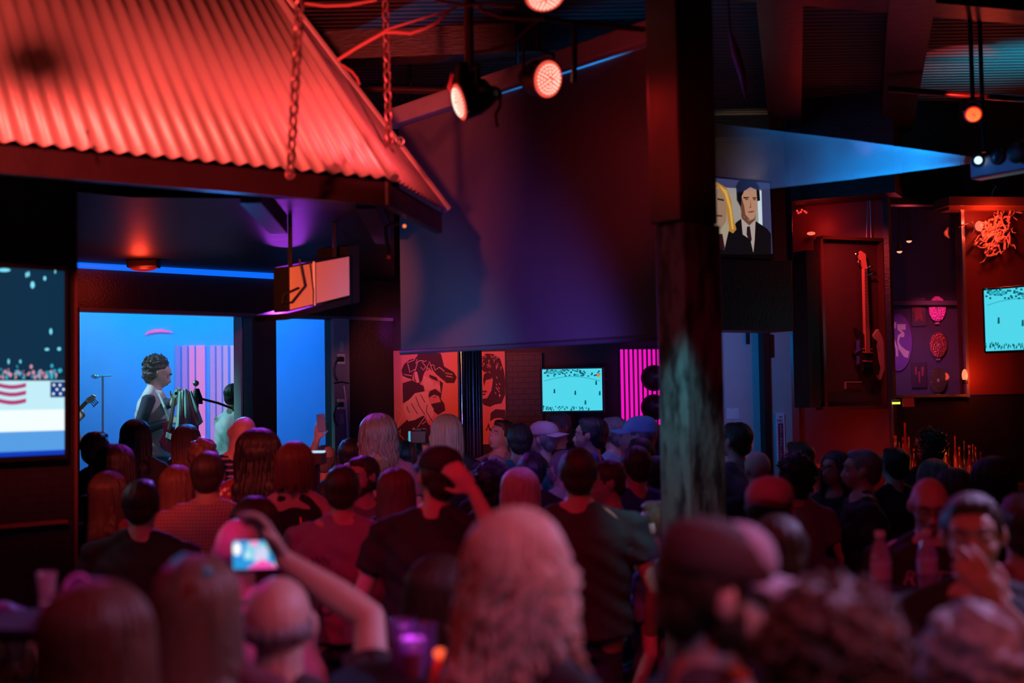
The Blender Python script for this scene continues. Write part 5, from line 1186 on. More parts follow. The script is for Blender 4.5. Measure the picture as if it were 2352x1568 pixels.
    def hairpost(co, no):
        q = co - hp; th = np.arctan2(q[:, 0], -q[:, 1] + .001)
        if hair == 'afro' or hair == 'tousled':
            d = amp * (np.sin(q[:, 0] * 95 + 3 * np.sin(q[:, 2] * 60)) * np.sin(q[:, 1] * 88 + 2 * np.sin(q[:, 0] * 70)) + .6 * np.sin(q[:, 2] * 120 + q[:, 0] * 60))
        else: d = amp * .6 * np.sin(th * freq * .45 + 3 * np.sin(q[:, 2] * 20)) + amp * .5 * np.sin(th * 17 + q[:, 2] * 30)
        return co + no * d[:, None]
    if hb.v: job('hair', hb, hairm(hc), root, sc, max(.0065, min(.010, vox)), hairpost, 2, ex)
    if hat:
        hm = mat('cap_' + hat['c'], hat.get('col', (.03, .03, .035)), .75, bump=.2, bscale=80); s = -1 if hat.get('back') else 1
        bl = Blob(); bl.rings([(0, .088, .104, 0, 0), (.03, .089, .106, 0, 0), (.06, .080, .096, 0, -.004), (.085, .056, .070, 0, -.008), (.098, .02, .03, 0, -.01)], 24)
        v = np.concatenate(bl.v); bl.v = [np.array([hd(V3(0, -.012, 1.672) + p * V3(1, s, 1)) for p in v])]
        cp = job('cap', bl, hm, root, sc, .008, None, 2)
        b = MB(); vs = []; K = 15
        for lay in (0, 1):
            for row in (0, 1):
                for i in range(K):
                    t = math.radians(-62 + 124 * i / (K - 1)); rr = (.100, .100) if row == 0 else (.088, .185)
                    sx = math.sin(t) * (.088 if row == 0 else .080); sy = math.cos(t) * .100 if row == 0 else .055 + math.cos(t) * .130
                    p = V3(sx, sy * s - .012, 1.688 - .012 * abs(math.sin(t)) ** 2 * 2 - (.012 if row else 0) + (.004 if lay else 0)); vs.append(tuple(hd(p) * sc))
        fs = []
        for lay in (0, 1):
            o_ = lay * 2 * K
            for i in range(K - 1): fs.append((o_ + i, o_ + i + 1, o_ + K + i + 1, o_ + K + i))
        for i in range(K - 1): fs.append((K + i, K + i + 1, 3 * K + i + 1, 3 * K + i))
        fs += [(0, K, 3 * K, 2 * K), (K - 1, 2 * K - 1, 4 * K - 1, 3 * K - 1)]
        me = bpy.data.meshes.new('brim'); me.from_pydata(vs, [], fs); me.update(); me.materials.append(mat('brim_' + hat['c'], hat.get('bcol', hat.get('col', (.03, .03, .035))), .7)); _ob('brim', me, cp)
        if hat.get('patch'):
            b = MB()
            for i in range(1): b.obox(hd(V3(0, (.105) * s - .012, 1.706)), (R_h @ V3(1, 0, 0), R_h @ V3(0, 1, 0), R_h @ V3(0, 0, 1)), (.030, .006, .018))
            me = bpy.data.meshes.new('patch'); me.from_pydata([tuple(np.asarray(v) * sc) for v in b.v], [], b.f); me.update(); me.materials.append(mat('cap_patch', (.6, .25, .3), .5)); _ob('patch', me, cp)
        if hat.get('front'):
            b = Blob(); b.ell(hd(V3(0, .040 * s - .012, 1.704)), (.078, .072, .068), Rk); job('front_panel', b, mat('cap_front_' + hat['c'], hat['front'], .8), cp, sc, .009)
        if hat.get('mesh'):
            b = Blob(); b.ell(hd(V3(0, -.035 * s - .012, 1.690)), (.086, .078, .082), Rk); job('mesh_panel', b, mat('cap_mesh', (.60, .60, .62), .8, kind='speck', col2=(.25, .25, .27), pscale=160), cp, sc, .009)
    if seat:
        zs = (.92 + U[2]) * sc - .09; st = empty('bar_stool', (X, Yw, 0), math.radians(yaw), None, 'stool')
        b = MB(); L = Vector((X, Yw, 0)); b.lathe((0, 0, zs - .05), (0, 0, 1), [(0, .16), (.01, .17), (.04, .17), (.05, .15)], 20)
        STOOLS.append((st, b, zs, label))
    PEOPLE.append((X, Yw, px, ytop, label))
    INFO = dict(root=root, arms=arms, sc=sc, hd=hd, R=R_h, U=U, shirt=shirt_ob)
    return INFO
STOOLS = []; PEOPLE = []
def local_to_world(info, p):
    r = info['root']; q = Vector(tuple(np.asarray(p, float) * info['sc'])); q.rotate(r.rotation_euler); return q + Vector(r.location)
# ================================================================== the crowd, far rows first
# -- on stage
gt = person(352, 818, 11.35, yaw=-82, hair='afro', volume=.88, hc='dark', sk='fair', shirt='white', sleeve='none', slv='navy', base=.4, head=(-26, 4, 0), face=True,
       armR=dict(px=(388, 968, 11.15), whint=(-1, -.6, -.6), wdir=(1, 0, .1), wpalm=(0, .6, -.6)), armL=dict(px=(402, 925, 11.0), whint=(.3, .6, -1), wdir=(.5, 0, .8), wpalm=(0, -.9, 0), curl=.9),
       label='person on stage with frizzy hair in a white vest looking down and playing guitar')
person(537, 878, 10.95, yaw=-40, hair='buzz', hc='black', sk='brown', shirt='white', base=.4, head=(-8, -10, 0), armR=dict(w=(.12, .36, 1.15)), armL=dict(w=(-.10, .42, 1.1)),
       label='person on stage with cropped dark hair in a pale tee singing into a boom microphone')
person(118, 880, 11.2, yaw=-110, hair='short', hc='dark', shirt='black', base=.4, armL=dict(px=(172, 968, 11.2), wdir=(.6, 0, .6), curl=.8), armR=dict(w=(.1, .25, .98)), label='bass player in black mostly hidden behind the left pillar')
# -- far rows, left of the screen
person(222, 984, 7.7, yaw=-25, hair='short', hc='auburn', sk='fair', sex='f', shirt='black', hlen=.02, label='person with short reddish curls and a red rim of light nearest the left pillar')
person(312, 958, 8.5, yaw=5, sex='f', hair='long', hc='black', shirt='black', hlen=.25, label='tall person with straight black hair in front of the guitarist')
person(428, 970, 9.0, yaw=10, sex='f', hair='long', hc='dirty', shirt='navy', hlen=.24, label='person with long hair lit pale blue below the stage towel')
person(266, 1014, 6.9, yaw=-5, sex='f', hair='long', volume=1.18, hc='black', shirt='maroon', hlen=.20, label='person with a big round head of black hair near the left pillar')
person(467, 1004, 7.4, yaw=0, hair='tousled', hc='dirty', shirt='gray', label='person with spiky tousled fair hair just behind the checked shirt')
person(541, 946, 7.9, yaw=10, hair='none', sk='fair', shirt='stripes', wide=1.1, head=(-22, 8, 22), label='bald person leaning his head in a dark striped shirt at the stage edge')
person(594, 978, 6.9, yaw=0, sex='f', hair='long', volume=1.25, hc='black', shirt='floral', hlen=.36, wave=.6, label='person with huge long black hair and a floral top')
TNK = person(678, 1008, 6.2, yaw=-8, sex='f', hair='bob', hc='auburn', shirt='black', sleeve='tank', wide=1.1, label='person with an auburn bob in a black sleeveless top with thin straps')
pt = person(745, 1034, 8.9, yaw=0, hair='buzz', hc='gray', shirt='navy', label='person in a pale cap holding a phone up towards the stage', hat=dict(c='paleknit', col=(.5, .48, .5)),
       armL=dict(px=(732, 996, 8.58), whint=(-.3, 0, -1), wdir=(.15, 0, 1), wpalm=(.5, 1, 0), curl=.5))
person(690, 1040, 9.4, yaw=0, hair='short', hc='dark', shirt='navy', label='dim person in blue light left of the raised phone')
person(805, 1002, 8.2, yaw=0, hair='short', hc='black', shirt='black', label='dark haired person in black under the stage pilaster', wide=.95)
person(868, 944, 7.7, yaw=12, sex='f', hair='long', hc='dirty', shirt='mauve', hlen=.12, volume=1.12, wave=.8, label='tall person with messy shoulder length fair hair in front of the dark wall')
person(932, 1008, 8.2, yaw=0, hair='buzz', hc='dark', shirt='mauve', label='person with a cropped head between the messy haired one and the camera')
cm = person(962, 985, 9.2, yaw=-20, hair='short', hc='dark', sk='fair', shirt='lav', armL=dict(px=(950, 1018, 8.98), whint=(-.4, 0, -1), wdir=(.4, 0, .9), curl=.7), armR=dict(px=(975, 1018, 8.98), whint=(.4, 0, -1), wdir=(-.3, 0, .9), curl=.7), label='person holding up a black camera below the hat poster')
person(1026, 946, 8.0, yaw=5, sex='f', hair='long', hc='blond', shirt='black', hlen=.24, label='tall person with long straight blond hair left of the black post')
person(862, 1038, 7.1, yaw=0, sex='f', hair='afro', volume=.72, hc='blond', shirt='cream', label='person with short fair curls behind the bearded one')
# middle rows left
person(408, 1064, 6.6, yaw=-10, sex='f', hair='long', hc='brown', shirt='maroon', hlen=.15, label='person with brown hair to the left of the checked shirt')
person(478, 1033, 6.0, yaw=0, hair='short', hc='dark', sk='fair', shirt='pinkcheck', wide=1.12, label='person with short dark hair in a pink checked shirt seen from behind')
person(326, 1110, 5.3, yaw=-6, hair='short', hc='dark', sk='fair', shirt='black', wide=1.18, head=(0, 6, 0), label='broad person in a black tee at the front left of the standing crowd')
person(252, 1090, 6.1, yaw=-20, sex='f', hair='long', hc='dark', shirt='maroon', hlen=.2, label='dim person with dark hair in maroon between pillar and black tee')
person(588, 1132, 5.35, yaw=-10, sex='f', hair='bob', hc='dark', shirt='black', label='short person with a dark bob between checked and violet shirts')
VIO = person(786, 1064, 5.55, yaw=0, hair='short', hc='dark', sk='fair', shirt='lav', wide=1.22, label='broad person in a washed violet tee with a faded back print')
person(834, 1043, 6.5, yaw=158, hair='short', hc='dark', beard='dark', face=True, sk='fair', shirt='gray', head=(-4, -10, 0), label='bearded person facing the camera over a violet shoulder')
person(910, 1072, 5.95, yaw=-4, sex='f', hair='long', hc='dirty', shirt='black', hlen=.30, armL=dict(w=(-.17, .02, .98), hint=(-1, -.4, -.2)), label='person with long smooth fair hair and one hand on the hip')
wd = person(1000, 1024, 5.0, yaw=-14, hair='buzz', hc='dark', sk='fair', shirt='black', wide=1.18, head=(4, 42, 4), hat=dict(c='blackred', col=(.03, .02, .025), patch=1),
       armR=dict(px=(1086, 1126, 4.70), whint=(.45, .0, -1), wdir=(-.6, 0, .7), wpalm=(-.3, .9, 0), curl=.7), label='person in a black tee and cap with a small patch, one hand lifted')
person(1000, 1262, 3.65, yaw=-28, sex='f', hair='long', hc='dark', shirt='leopard', sleeve='tee', hlen=.10, head=(-8, -12, 8), label='seated person with dark hair in a pink leopard print top')
person(548, 1180, 4.3, yaw=0, hair='fringe', hc='gray', sk='pale', shirt='white', sleeve='long', label='seated bald person with grey sides in a white shirt beyond the phone')
# centre rows
person(1145, 960, 9.2, yaw=150, hair='short', hc='dark', sk='fair', face=True, shirt='lav', head=(6, -14, -10), label='smiling person looking sideways below the narrow red poster')
person(1192, 968, 8.1, yaw=10, hair='short', hc='dark', shirt='teal', label='dark haired person with a teal shoulder beside the smiling one')
person(1246, 968, 8.6, yaw=55, hair='buzz', hc='gray', sk='fair', shirt='navy', hat=dict(c='pinkcap', col=(.62, .45, .52), back=1), head=(0, 10, 0), label='person in a pale pink cap under the small hockey TV')
person(1286, 944, 9.8, yaw=155, hair='short', hc='gray', sk='fair', face=True, shirt='black', head=(-10, -20, 0), label='grey haired person facing the camera just under the small hockey TV')
person(1356, 954, 8.1, yaw=72, hair='short', hc='black', sk='tan', shirt='blue', sleeve='tee', face=True, label='black haired person in profile wearing a blue collared shirt')
person(1408, 954, 8.7, yaw=45, hair='short', hc='gray', sk='fair', glasses=True, shirt='lightblue', label='grey haired person with glasses and a light blue shirt')
person(1464, 956, 7.6, yaw=78, hair='buzz', hc='gray', sk='fair', shirt='mauve', hat=dict(c='skycap', col=(.30, .52, .80)), head=(2, 0, 0), label='person in a bright sky blue cap facing left beside the column')
person(1137, 1040, 7.3, yaw=0, hair='none', sk='fair', shirt='black', label='bald person with an orange gleam behind the curly dark head')
person(1131, 1066, 6.2, yaw=-5, sex='f', hair='afro', volume=1.0, hc='black', shirt='black', label='person with curly black hair right of the black cap')
person(1222, 1032, 6.75, yaw=0, hair='short', hc='black', shirt='black', wide=1.15, label='dark shape of a person between the blond and the glasses wearer')
person(1290, 1028, 7.15, yaw=38, hair='buzz', hc='gray', sk='fair', glasses=True, shirt='cream', label='person with thin glasses and a grey beard half hidden by a dark head', beard='gray')
person(1194, 1074, 5.85, yaw=0, sex='f', hair='long', hc='platinum', shirt='black', hlen=.15, label='person with straight pale blond hair behind the blurred blond')
person(1328, 1023, 5.35, yaw=-4, hair='short', hc='dark', sk='fair', shirt='charcoal', wide=1.22, label='big person in a dark tee standing left of the column')
person(1400, 1052, 6.1, yaw=110, hair='short', hc='dark', sk='tan', shirt='charcoal', face=True, head=(-12, -5, 0), label='dark haired person looking down and left beside the big dark tee')
person(1456, 1018, 6.55, yaw=30, hair='buzz', hc='dark', sk='fair', shirt='blue', wide=1.05, label='person with cropped hair in a deep blue tee near the column')
person(1470, 1000, 7.15, yaw=10, hair='short', hc='dark', shirt='mauve', label='dark haired person right behind the deep blue tee')
person(1508, 1062, 6.9, yaw=0, sex='f', hair='short', hc='black', shirt='speckpink', label='person in a pink speckled top partly hidden by the column')
person(1512, 1140, 5.6, yaw=60, sex='f', hair='short', hc='dirty', sk='pale', shirt='lightblue', label='low person at the left foot of the wooden column')
# right of the column
person(1690, 966, 7.7, yaw=40, hair='short', hc='dark', sk='fair', shirt='mauve', label='person in the blue doorway at the right edge of the column')
person(1738, 1044, 7.2, yaw=20, hair='none', sk='fair', shirt='black', label='bald person right of the column under the blue door')
person(1832, 1010, 7.9, yaw=60, hair='short', hc='brown', sk='fair', shirt='lav', label='brown haired person beside the fire extinguisher sign')
person(1826, 1046, 6.5, yaw=0, sex='f', hair='afro', volume=.98, hc='black', shirt='gray', label='person with full black hair in front of the extinguisher sign')
person(1768, 1096, 4.3, yaw=-10, hair='short', hc='dark', sk='fair', shirt='navy', head=(0, -12, 0), hat=dict(c='pinkblack', col=(.28, .17, .25), bcol=(.03, .02, .03), back=1, mesh=0), wide=1.1, label='person in a pink and black cap worn backwards right of the column')
person(1918, 1046, 7.05, yaw=150, sex='f', hair='long', hc='dark', sk='tan', face=True, shirt='black', hlen=.15, head=(0, -25, 0), label='dark haired person facing the man in the black polo')
person(1978, 1028, 6.5, yaw=80, hair='short', hc='gray', sk='fair', shirt='black', wide=1.12, face=True, label='person with short grey hair in profile wearing a black polo')
person(2052, 1042, 7.3, yaw=20, hair='short', hc='black', shirt='black', label='dark haired person right of the black polo at the bar')
person(2133, 984, 8.2, yaw=0, sex='f', hair='afro', volume=1.0, hc='black', shirt='black', label='person with big curly black hair in front of the bottles')
person(2138, 1048, 7.75, yaw=30, sex='f', hair='bob', hc='gray', sk='pale', shirt='lav', label='grey haired person in front of the back bar bottles')
person(2186, 1068, 6.4, yaw=10, sex='f', hair='bob', hc='dark', shirt='black', label='dark bobbed person right of the grey haired one at the bar')
TEE = person(2132, 1118, 4.75, yaw=168, hair='none', sk='fair', glasses=True, face=True, shirt='black', sleeve='tee', wide=1.12, head=(-18, 0, 0), armL=dict(w=(-.15, .30, .98)), armR=dict(w=(.15, .30, .98)), label='bald person with glasses sitting at the table in a black printed tee')
person(2278, 1042, 5.9, yaw=0, sex='f', hair='bob', hc='black', volume=1.15, shirt='black', label='dark shape of a person with black hair at the right bar')
person(2348, 1150, 3.85, yaw=-10, hair='short', hc='dark', shirt='lav', wide=1.15, label='person in violet cut off by the right edge of the picture')
bh = person(2236, 1124, 3.25, yaw=172, hair='short', hc='dark', sk='fair', shirt='black', face=True, wide=1.18, head=(-4, -12, 3), fine=.95,
       armL=dict(px=(2296, 1392, 2.98), whint=(.8, .2, -1), wdir=(-.52, .10, .85), wpalm=(-.3, 1, .1), curl=.25, thumb=-1), label='person in black facing the camera with a hand over the mouth')
# -- blurred front row
person(1790, 1214, 3.3, yaw=10, hair='buzz', hc='dark', sk='fair', shirt='navy', head=(-14, 0, 0), label='blurred cropped head glowing red in front of the backwards cap')
person(1192, 1152, 2.4, yaw=-52, sex='f', hair='long', hc='platinum', sk='pale', shirt='black', hlen=.14, wave=2.0, volume=1.14, head=(-6, -10, 0), fine=.95, locks=190, label='large blurred person with wavy platinum hair in the middle foreground')
person(1618, 1198, 2.1, yaw=-84, hair='short', hc='dark', sk='fair', beard='dark', shirt='charcoal', wide=1.1, head=(-10, 0, 0), hat=dict(c='trucker', col=(.045, .02, .02), bcol=(.34, .32, .40), front=(.34, .32, .40)), face=True, label='large blurred person in a dark cap with a pale brim looking right')
person(1902, 1372, 1.95, yaw=-5, sex='f', hair='afro', volume=1.12, hc='brown', shirt='maroon', label='blurred head of curly brown hair at the bottom right')
person(2228, 1378, 2.25, yaw=-15, hair='tousled', hc='gray', sk='pale', shirt='charcoal', label='blurred grey haired head in the bottom right corner')
ph = person(640, 1308, 3.0, yaw=-4, hair='fringe', hc='gray', sk='fair', shirt='charcoal', sleeve='tee', wide=1.15, head=(-2, 4, 0), fine=.95,
       armR=dict(px=(652, 1286, 3.22), whint=(1, .1, -.35), wdir=(-.45, .1, .75), wpalm=(-.7, -.4, -.3), curl=.5), label='blurred bald person at the front holding a glowing phone overhead')
person(452, 1268, 2.65, yaw=6, sex='f', hair='long', hc='dirty', shirt='maroon', hlen=.40, volume=1.0, label='blurred person with long straight hair and sunglasses pushed up on top')
person(226, 1334, 2.3, yaw=-4, sex='f', hair='long', volume=1.15, hc='brown', shirt='black', hlen=.22, label='blurred round head of brown hair at the bottom left')
person(18, 1372, 3.4, yaw=-70, sex='f', hair='long', hc='dark', sk='fair', shirt='mauve', hlen=.18, wave=1.0, label='blurred person cut off by the bottom left corner')
run_jobs()
bpy.context.view_layer.update()
def cast(info, x, z, front):
    "a point of the shirt front or back in the person's own frame"
    o = info['shirt']; sc = info['sc']; s = 1 if front else -1
    ok, loc, nor, _ = o.ray_cast(Vector((x * sc, s * 1.0, z * sc)), Vector((0, -s, 0)))
    return (loc + nor * .003) if ok else None
def decal(info, verts, faces, m_, name, front=False):
    vs = [cast(info, x, z, front) for x, z in verts]
    fs = [f for f in faces if all(vs[i] is not None for i in f)]
    me = bpy.data.meshes.new(name); me.from_pydata([tuple(v) if v is not None else (0, 0, 1) for v in vs], [], fs); me.update(); me.materials.append(m_); return _ob(name, me, info['shirt'])
def decal_text(info, body, x, z, h, m_, front=False, shear=.2, mirror=1, name='lettering'):
    cu = bpy.data.curves.new(name, 'FONT'); cu.body = body; cu.shear = shear; cu.resolution_u = 3; cu.align_x = 'CENTER'
    t = bpy.data.objects.new('t', cu); COL.objects.link(t); bpy.context.view_layer.update(); me = bpy.data.meshes.new_from_object(t.evaluated_get(bpy.context.evaluated_depsgraph_get())); bpy.data.objects.remove(t)
    k = h / .7; s = -1 if front else 1
    vs = [(x + s * v.co.x * k, z + v.co.y * k) for v in me.vertices]; return decal(info, vs, [tuple(p.vertices) for p in me.polygons], m_, name, front)
def ringp(cx, cz, r0, r1, n=18):
    v = [(cx + r * math.cos(2 * PI * i / n), cz + r * math.sin(2 * PI * i / n)) for r in (r0, r1) for i in range(n)]; return v, [(i, (i + 1) % n, n + (i + 1) % n, n + i) for i in range(n)]
def strip(pts, w):
    v = []; 
    for i, (x, z) in enumerate(pts): v += [(x - w / 2, z), (x + w / 2, z)]
    return v, [(2 * i, 2 * i + 1, 2 * i + 3, 2 * i + 2) for i in range(len(pts) - 1)]
PR1 = mat('print_lavender', (.42, .38, .62), .6); PR2 = mat('print_plum', (.10, .05, .14), .7); PR3 = mat('print_orange', (.8, .2, .05), .6)
zt2 = TEE['U'][2]
decal_text(TEE, 'RUTTS', 0, 1.315 + zt2, .060, PR1, True, .3); decal_text(TEE, 'THE TOUR', 0, 1.10 + zt2, .026, PR1, True, .1)
v, f = ringp(0, 1.215 + zt2, .045, .056); decal(TEE, v, f, PR1, 'emblem', True); v, f = ringp(0, 1.215 + zt2, .018, .026); decal(TEE, v, f, PR1, 'emblem', True)
decal_text(VIO, 'Whi', -.09, 1.30, .04, PR2, False, .2); v, f = ringp(.10, 1.27, .0, .014, 12); decal(VIO, v, f, PR3, 'emblem')
for cx, cz, r0, r1 in [(.0, 1.15, .05, .075), (.09, 1.16, .03, .055), (-.06, 1.10, .02, .04)]: v, f = ringp(cx, cz, r0, r1); decal(VIO, v, f, PR2, 'emblem')
GOLD = mat('strap_gold', (.6, .35, .12), .35, .5)
v, f = strip([(-.05 + .0, 1.38), (-.045, 1.32), (-.035, 1.26), (-.03, 1.20)], .006); decal(TNK, v, f, GOLD, 'chain_strap'); v, f = strip([(.06, 1.38), (.075, 1.30), (.09, 1.22), (.095, 1.14)], .006); decal(TNK, v, f, GOLD, 'chain_strap')
for st, b, zs, lb in STOOLS:
    L = Vector(st.location); nm = 'round black bar stool under the ' + ' '.join(lb.split()[:9]); st['label'] = nm; st['category'] = 'stool'
    me = bpy.data.meshes.new('seat'); me.from_pydata(b.v, [], b.f); me.update(); me.materials.append(mat('stool_vinyl', (.03, .02, .02), .4)); _ob('seat', me, st)
    for q in range(4):
        a = PI / 4 + q * PI / 2; m = MB(); m.cyl(L + Vector((.11 * math.cos(a), .11 * math.sin(a), zs - .05)), L + Vector((.19 * math.cos(a), .19 * math.sin(a), 0)), .014, n=8)
        m2 = MB(); rz = st.rotation_euler.z; m2.v = [(v[0] - L.x, v[1] - L.y, v[2]) for v in m.v]; m2.f = m.f
        me = bpy.data.meshes.new('leg'); me.from_pydata(m2.v, [], m2.f); me.update(); me.materials.append(DARKM); _ob('leg', me, st)
# ================================================================== instruments and stage things
def guitar(p0, p1, out, colr, label, name='electric_guitar', bk=1.0):
    "p0 body end, p1 headstock tip, out: the direction its face looks"
    p0 = Vector(p0); p1 = Vector(p1); u = (p1 - p0).normalized(); n = Vector(out); n = (n - u * n.dot(u)).normalized(); s = u.cross(n); L = (p1 - p0).length
    r = empty(name, p0, 0, label, 'guitar'); pt = lambda a, b, c: p0 + u * a * L + s * b * L + n * c
    out_ = [(.0, .03), (.02, .12), (.10, .17), (.20, .14), (.26, .12), (.33, .15), (.42, .16), (.46, .10), (.40, .05), (.40, -.05), (.45, -.10), (.42, -.15), (.33, -.14), (.26, -.11), (.2, -.14), (.10, -.17), (.02, -.12), (.0, -.03)]
    m = MB(); m.prism([pt(a, b, .02) for a, b in out_], [pt(a, b, -.02) for a, b in out_]); m.build('body', mat('guitar_' + colr[1:], colr, .2), r, bevel=.006)
    m = MB(); m.prism([pt(.36, .024, .034), pt(.36, -.024, .034), pt(.88, -.02, .034), pt(.88, .02, .034)], [pt(.36, .024, .012), pt(.36, -.024, .012), pt(.88, -.02, .012), pt(.88, .02, .012)]); m.build('neck', mat('guitar_neck_maple', (.55, .38, .25), .4), r)
    hs = [(.87, .022), (.90, .045), (.96, .05), (1.0, .03), (.985, -.01), (.95, -.015), (.90, -.03), (.87, -.022)]
    m = MB(); m.prism([pt(a, b, .030) for a, b in hs], [pt(a, b, .010) for a, b in hs]); m.build('headstock', mat('guitar_head_pale', (.75, .7, .6), .4), r)
    m = MB()
    for k in range(4): q = pt(.90 + .022 * k, .05, .02); m.cyl(q, q + s * .03, .004, n=6); m.ell(q + s * .035, (.008, .008, .008), None, 8, 6)
    m.build('tuning_pegs', CHROME, r)
    m = MB()
    for k in range(4): m.tube([pt(.12, -.015 + .01 * k, .036), pt(.95, -.015 + .01 * k, .037)], .0012, 4)
    m.build('strings', CHROME, r); m = MB(); m.prism([pt(.22, .05, .026), pt(.22, -.05, .026), pt(.3, -.05, .026), pt(.3, .05, .026)], [pt(.22, .05, .02), pt(.22, -.05, .02), pt(.3, -.05, .02), pt(.3, .05, .02)]); m.build('pickguard', mat('pickguard_white', (.8, .78, .78), .3), r)
    return r
guitar(P(386, 1036, 11.05), P(408, 893, 10.85), (-.4, -1, .1), '#8a1030', 'red electric guitar held upright by the frizzy haired player')
guitar(P(88, 1040, 11.0), P(219, 905, 10.9), (0, -1, .1), '#20202a', 'bass guitar with a pale headstock poking out from behind the left pillar', 'bass_guitar')
q = P(405, 1030, 10.75); x, y = q.x, q.y
def stand(x, y, top, label, base=.4):
    r = empty('microphone_stand', (x, y, base), 0, label, 'microphone stand')
    m = MB(); m.cyl((x, y, base + .02), (x, y, top), .011, n=10); m.build('pole', DARKM, r)
    m = MB(); m.lathe((x, y, base), (0, 0, 1), [(0, .15), (.015, .15), (.025, .02)], 20); m.build('base', DARKM, r)
    return r
q = P(453, 900, 10.7); r = stand(q.x, q.y, q.z, 'microphone stand with a boom reaching towards the stage singer')
m = MB(); m.tube([P(448, 912, 10.7), P(500, 925, 10.7), P(548, 943, 10.7)], .010, 8); m.build('boom', DARKM, r)
m = MB(); m.cyl(P(535, 940, 10.68), P(552, 944, 10.68), .016, n=10); m.ell(P(554, 945, 10.68), .024); m.build('microphone', mat('mic_grille', (.4, .4, .42), .3, .8), r, smooth=True)
m = MB(); m.lathe(P(452, 903, 10.7) + Vector((0, 0, -.09)), (0, 0, 1), [(0, .05), (.06, .045), (.10, .03), (.13, .02)], 14); m.build('clip', DARKM, r); m = MB(); m.ell(P(450, 880, 10.7), .026); m.build('microphone', mat('mic_grille'), r, smooth=True)
# towel thrown over a stand
q = P(420, 905, 10.6); r2 = stand(q.x, q.y, q.z, 'microphone stand under the pale draped towel')
m = MB(); m.tube([P(402, 903, 10.6), P(440, 903, 10.6)], .012, 8); m.build('cross_bar', DARKM, r2)
m = MB(); vs = []; NI, NJ = 26, 22
for j in range(NJ):
    t = j / (NJ - 1)
    for i in range(NI):
        u = i / (NI - 1); xx = 409 + u * (30 + 18 * t) - 8 * t + (16 * t * u if u > .6 else 0); yy = 896 + 115 * t * (1 - .38 * u) + 3 * math.sin(u * 9)
        vs.append(P(xx, yy, 10.52 + .035 * math.sin(u * 17 + t * 3) * (.3 + t) - .05 * math.sin(PI * t) + .02 * math.sin(u * 31)))
fs = [(j * NI + i, j * NI + i + 1, (j + 1) * NI + i + 1, (j + 1) * NI + i) for j in range(NJ - 1) for i in range(NI - 1)]
m.add(vs, fs); o = m.build('towel', mat('towel_cotton', (.72, .72, .70), .9, bump=.4, bscale=90), None, smooth=True); md = o.modifiers.new('t', 'SOLIDIFY'); md.thickness = .006
tag(o, 'pale turquoise towel draped over a microphone stand on stage', 'towel')
q = P(236, 862, 12.6); r = stand(q.x, q.y, q.z, 'far microphone stand with a small boom at the left of the stage')
m = MB(); m.tube([P(218, 864, 12.6), P(256, 862, 12.6)], .010, 8); m.build('boom', METAL, r); m = MB(); m.ell(P(219, 864, 12.6), (.045, .03, .026)); m.build('microphone', CHROME, r, smooth=True)
# white guitar strap on the player
m = MB(); m.tube([P(366, 905, 11.0), P(378, 935, 10.95), P(392, 968, 10.98)], .012, 6); tag(m.build('guitar_strap', mat('strap_white', (.6, .6, .65), .5)), 'thin pale strap across the stage guitarist', 'strap')
# phones, cameras
def phone(c, ux, uy, w_, h_, label, scr=None, back='#101014'):
    c = Vector(c); ux = Vector(ux).normalized(); uy = Vector(uy); uy = (uy - ux * uy.dot(ux)).normalized(); n = ux.cross(uy)
    r = empty('phone', c, 0, label, 'phone'); m = MB(); m.obox(c, (ux, uy, n), (w_ / 2, h_ / 2, .004)); m.build('case', mat('phone_' + back[1:], back, .2), r, bevel=.003)
    if scr: scr(r, c, ux, uy, n)
    return r
def scr1(r, c, ux, uy, n):
    w_, h_ = .128, .078; k = 1 if n.y < 0 else -1; n = n * k; f = lambda a, b, o: c + ux * (a - .5) * w_ + uy * (b - .5) * h_ + n * o
    def poly(name, pts, col, o, s=1.0): m = MB(); m.prism([f(a, b, o) for a, b in pts], [f(a, b, .004) for a, b in pts]); return m.build(name, glow('ph_' + col[1:], col, s), r)
    circ = lambda x, y, a, b: [(x + a * math.cos(2 * PI * k / 16), y + b * math.sin(2 * PI * k / 16)) for k in range(16)]
    poly('screen', [(0.02, .03), (.98, .03), (.98, .97), (.02, .97)], '#2a9ae0', .0048)
    poly('picture', [(.25, .35), (.75, .3), (.8, .9), (.3, .9)], '#8fd4ee', .0052); poly('picture', [(.45, .25), (.72, .25), (.72, .75), (.5, .7)], '#d8d4f4', .0056)
    poly('picture', [(.3, .03), (.95, .03), (.78, .22), (.62, .34), (.5, .22)], '#ff50b4', .0060); poly('picture', [(.36, .97), (.55, .97), (.55, .80), (.42, .78)], '#ff9ad0', .0060)
    poly('picture', circ(.11, .72, .085, .22), '#ffffff', .0064, 1.1); poly('picture', circ(.86, .80, .09, .15), '#ffffff', .0064, 1.1); poly('picture', circ(.9, .2, .05, .1), '#c8f0ff', .0064); poly('picture', circ(.32, .5, .06, .12), '#c8f4f8', .0060)
phone(P(589, 1273, 3.42), (1, .02, .01), (0, -.05, 1), .128, .078, 'glowing phone held sideways overhead filming the stage', scr1)
phone(P(738, 971, 8.60), (1, 0, .12), (-.12, .1, 1), .055, .12, 'small phone raised in the far blue light of the stage', back='#6a8aa8')
r = empty('camera', P(962, 1003, 8.93), 0, 'black camera with a cyan lit edge held up under the hat poster', 'camera')
c = P(962, 1003, 8.93); ax3 = (Vector((1, 0, 0)), Vector((0, 1, 0)), Vector((0, 0, 1)))
m = MB(); m.obox(c, ax3, (.055, .04, .045)); m.obox(c + Vector((0, 0, .05)), ax3, (.025, .03, .015)); m.build('camera_body', DARKM, r, bevel=.006)
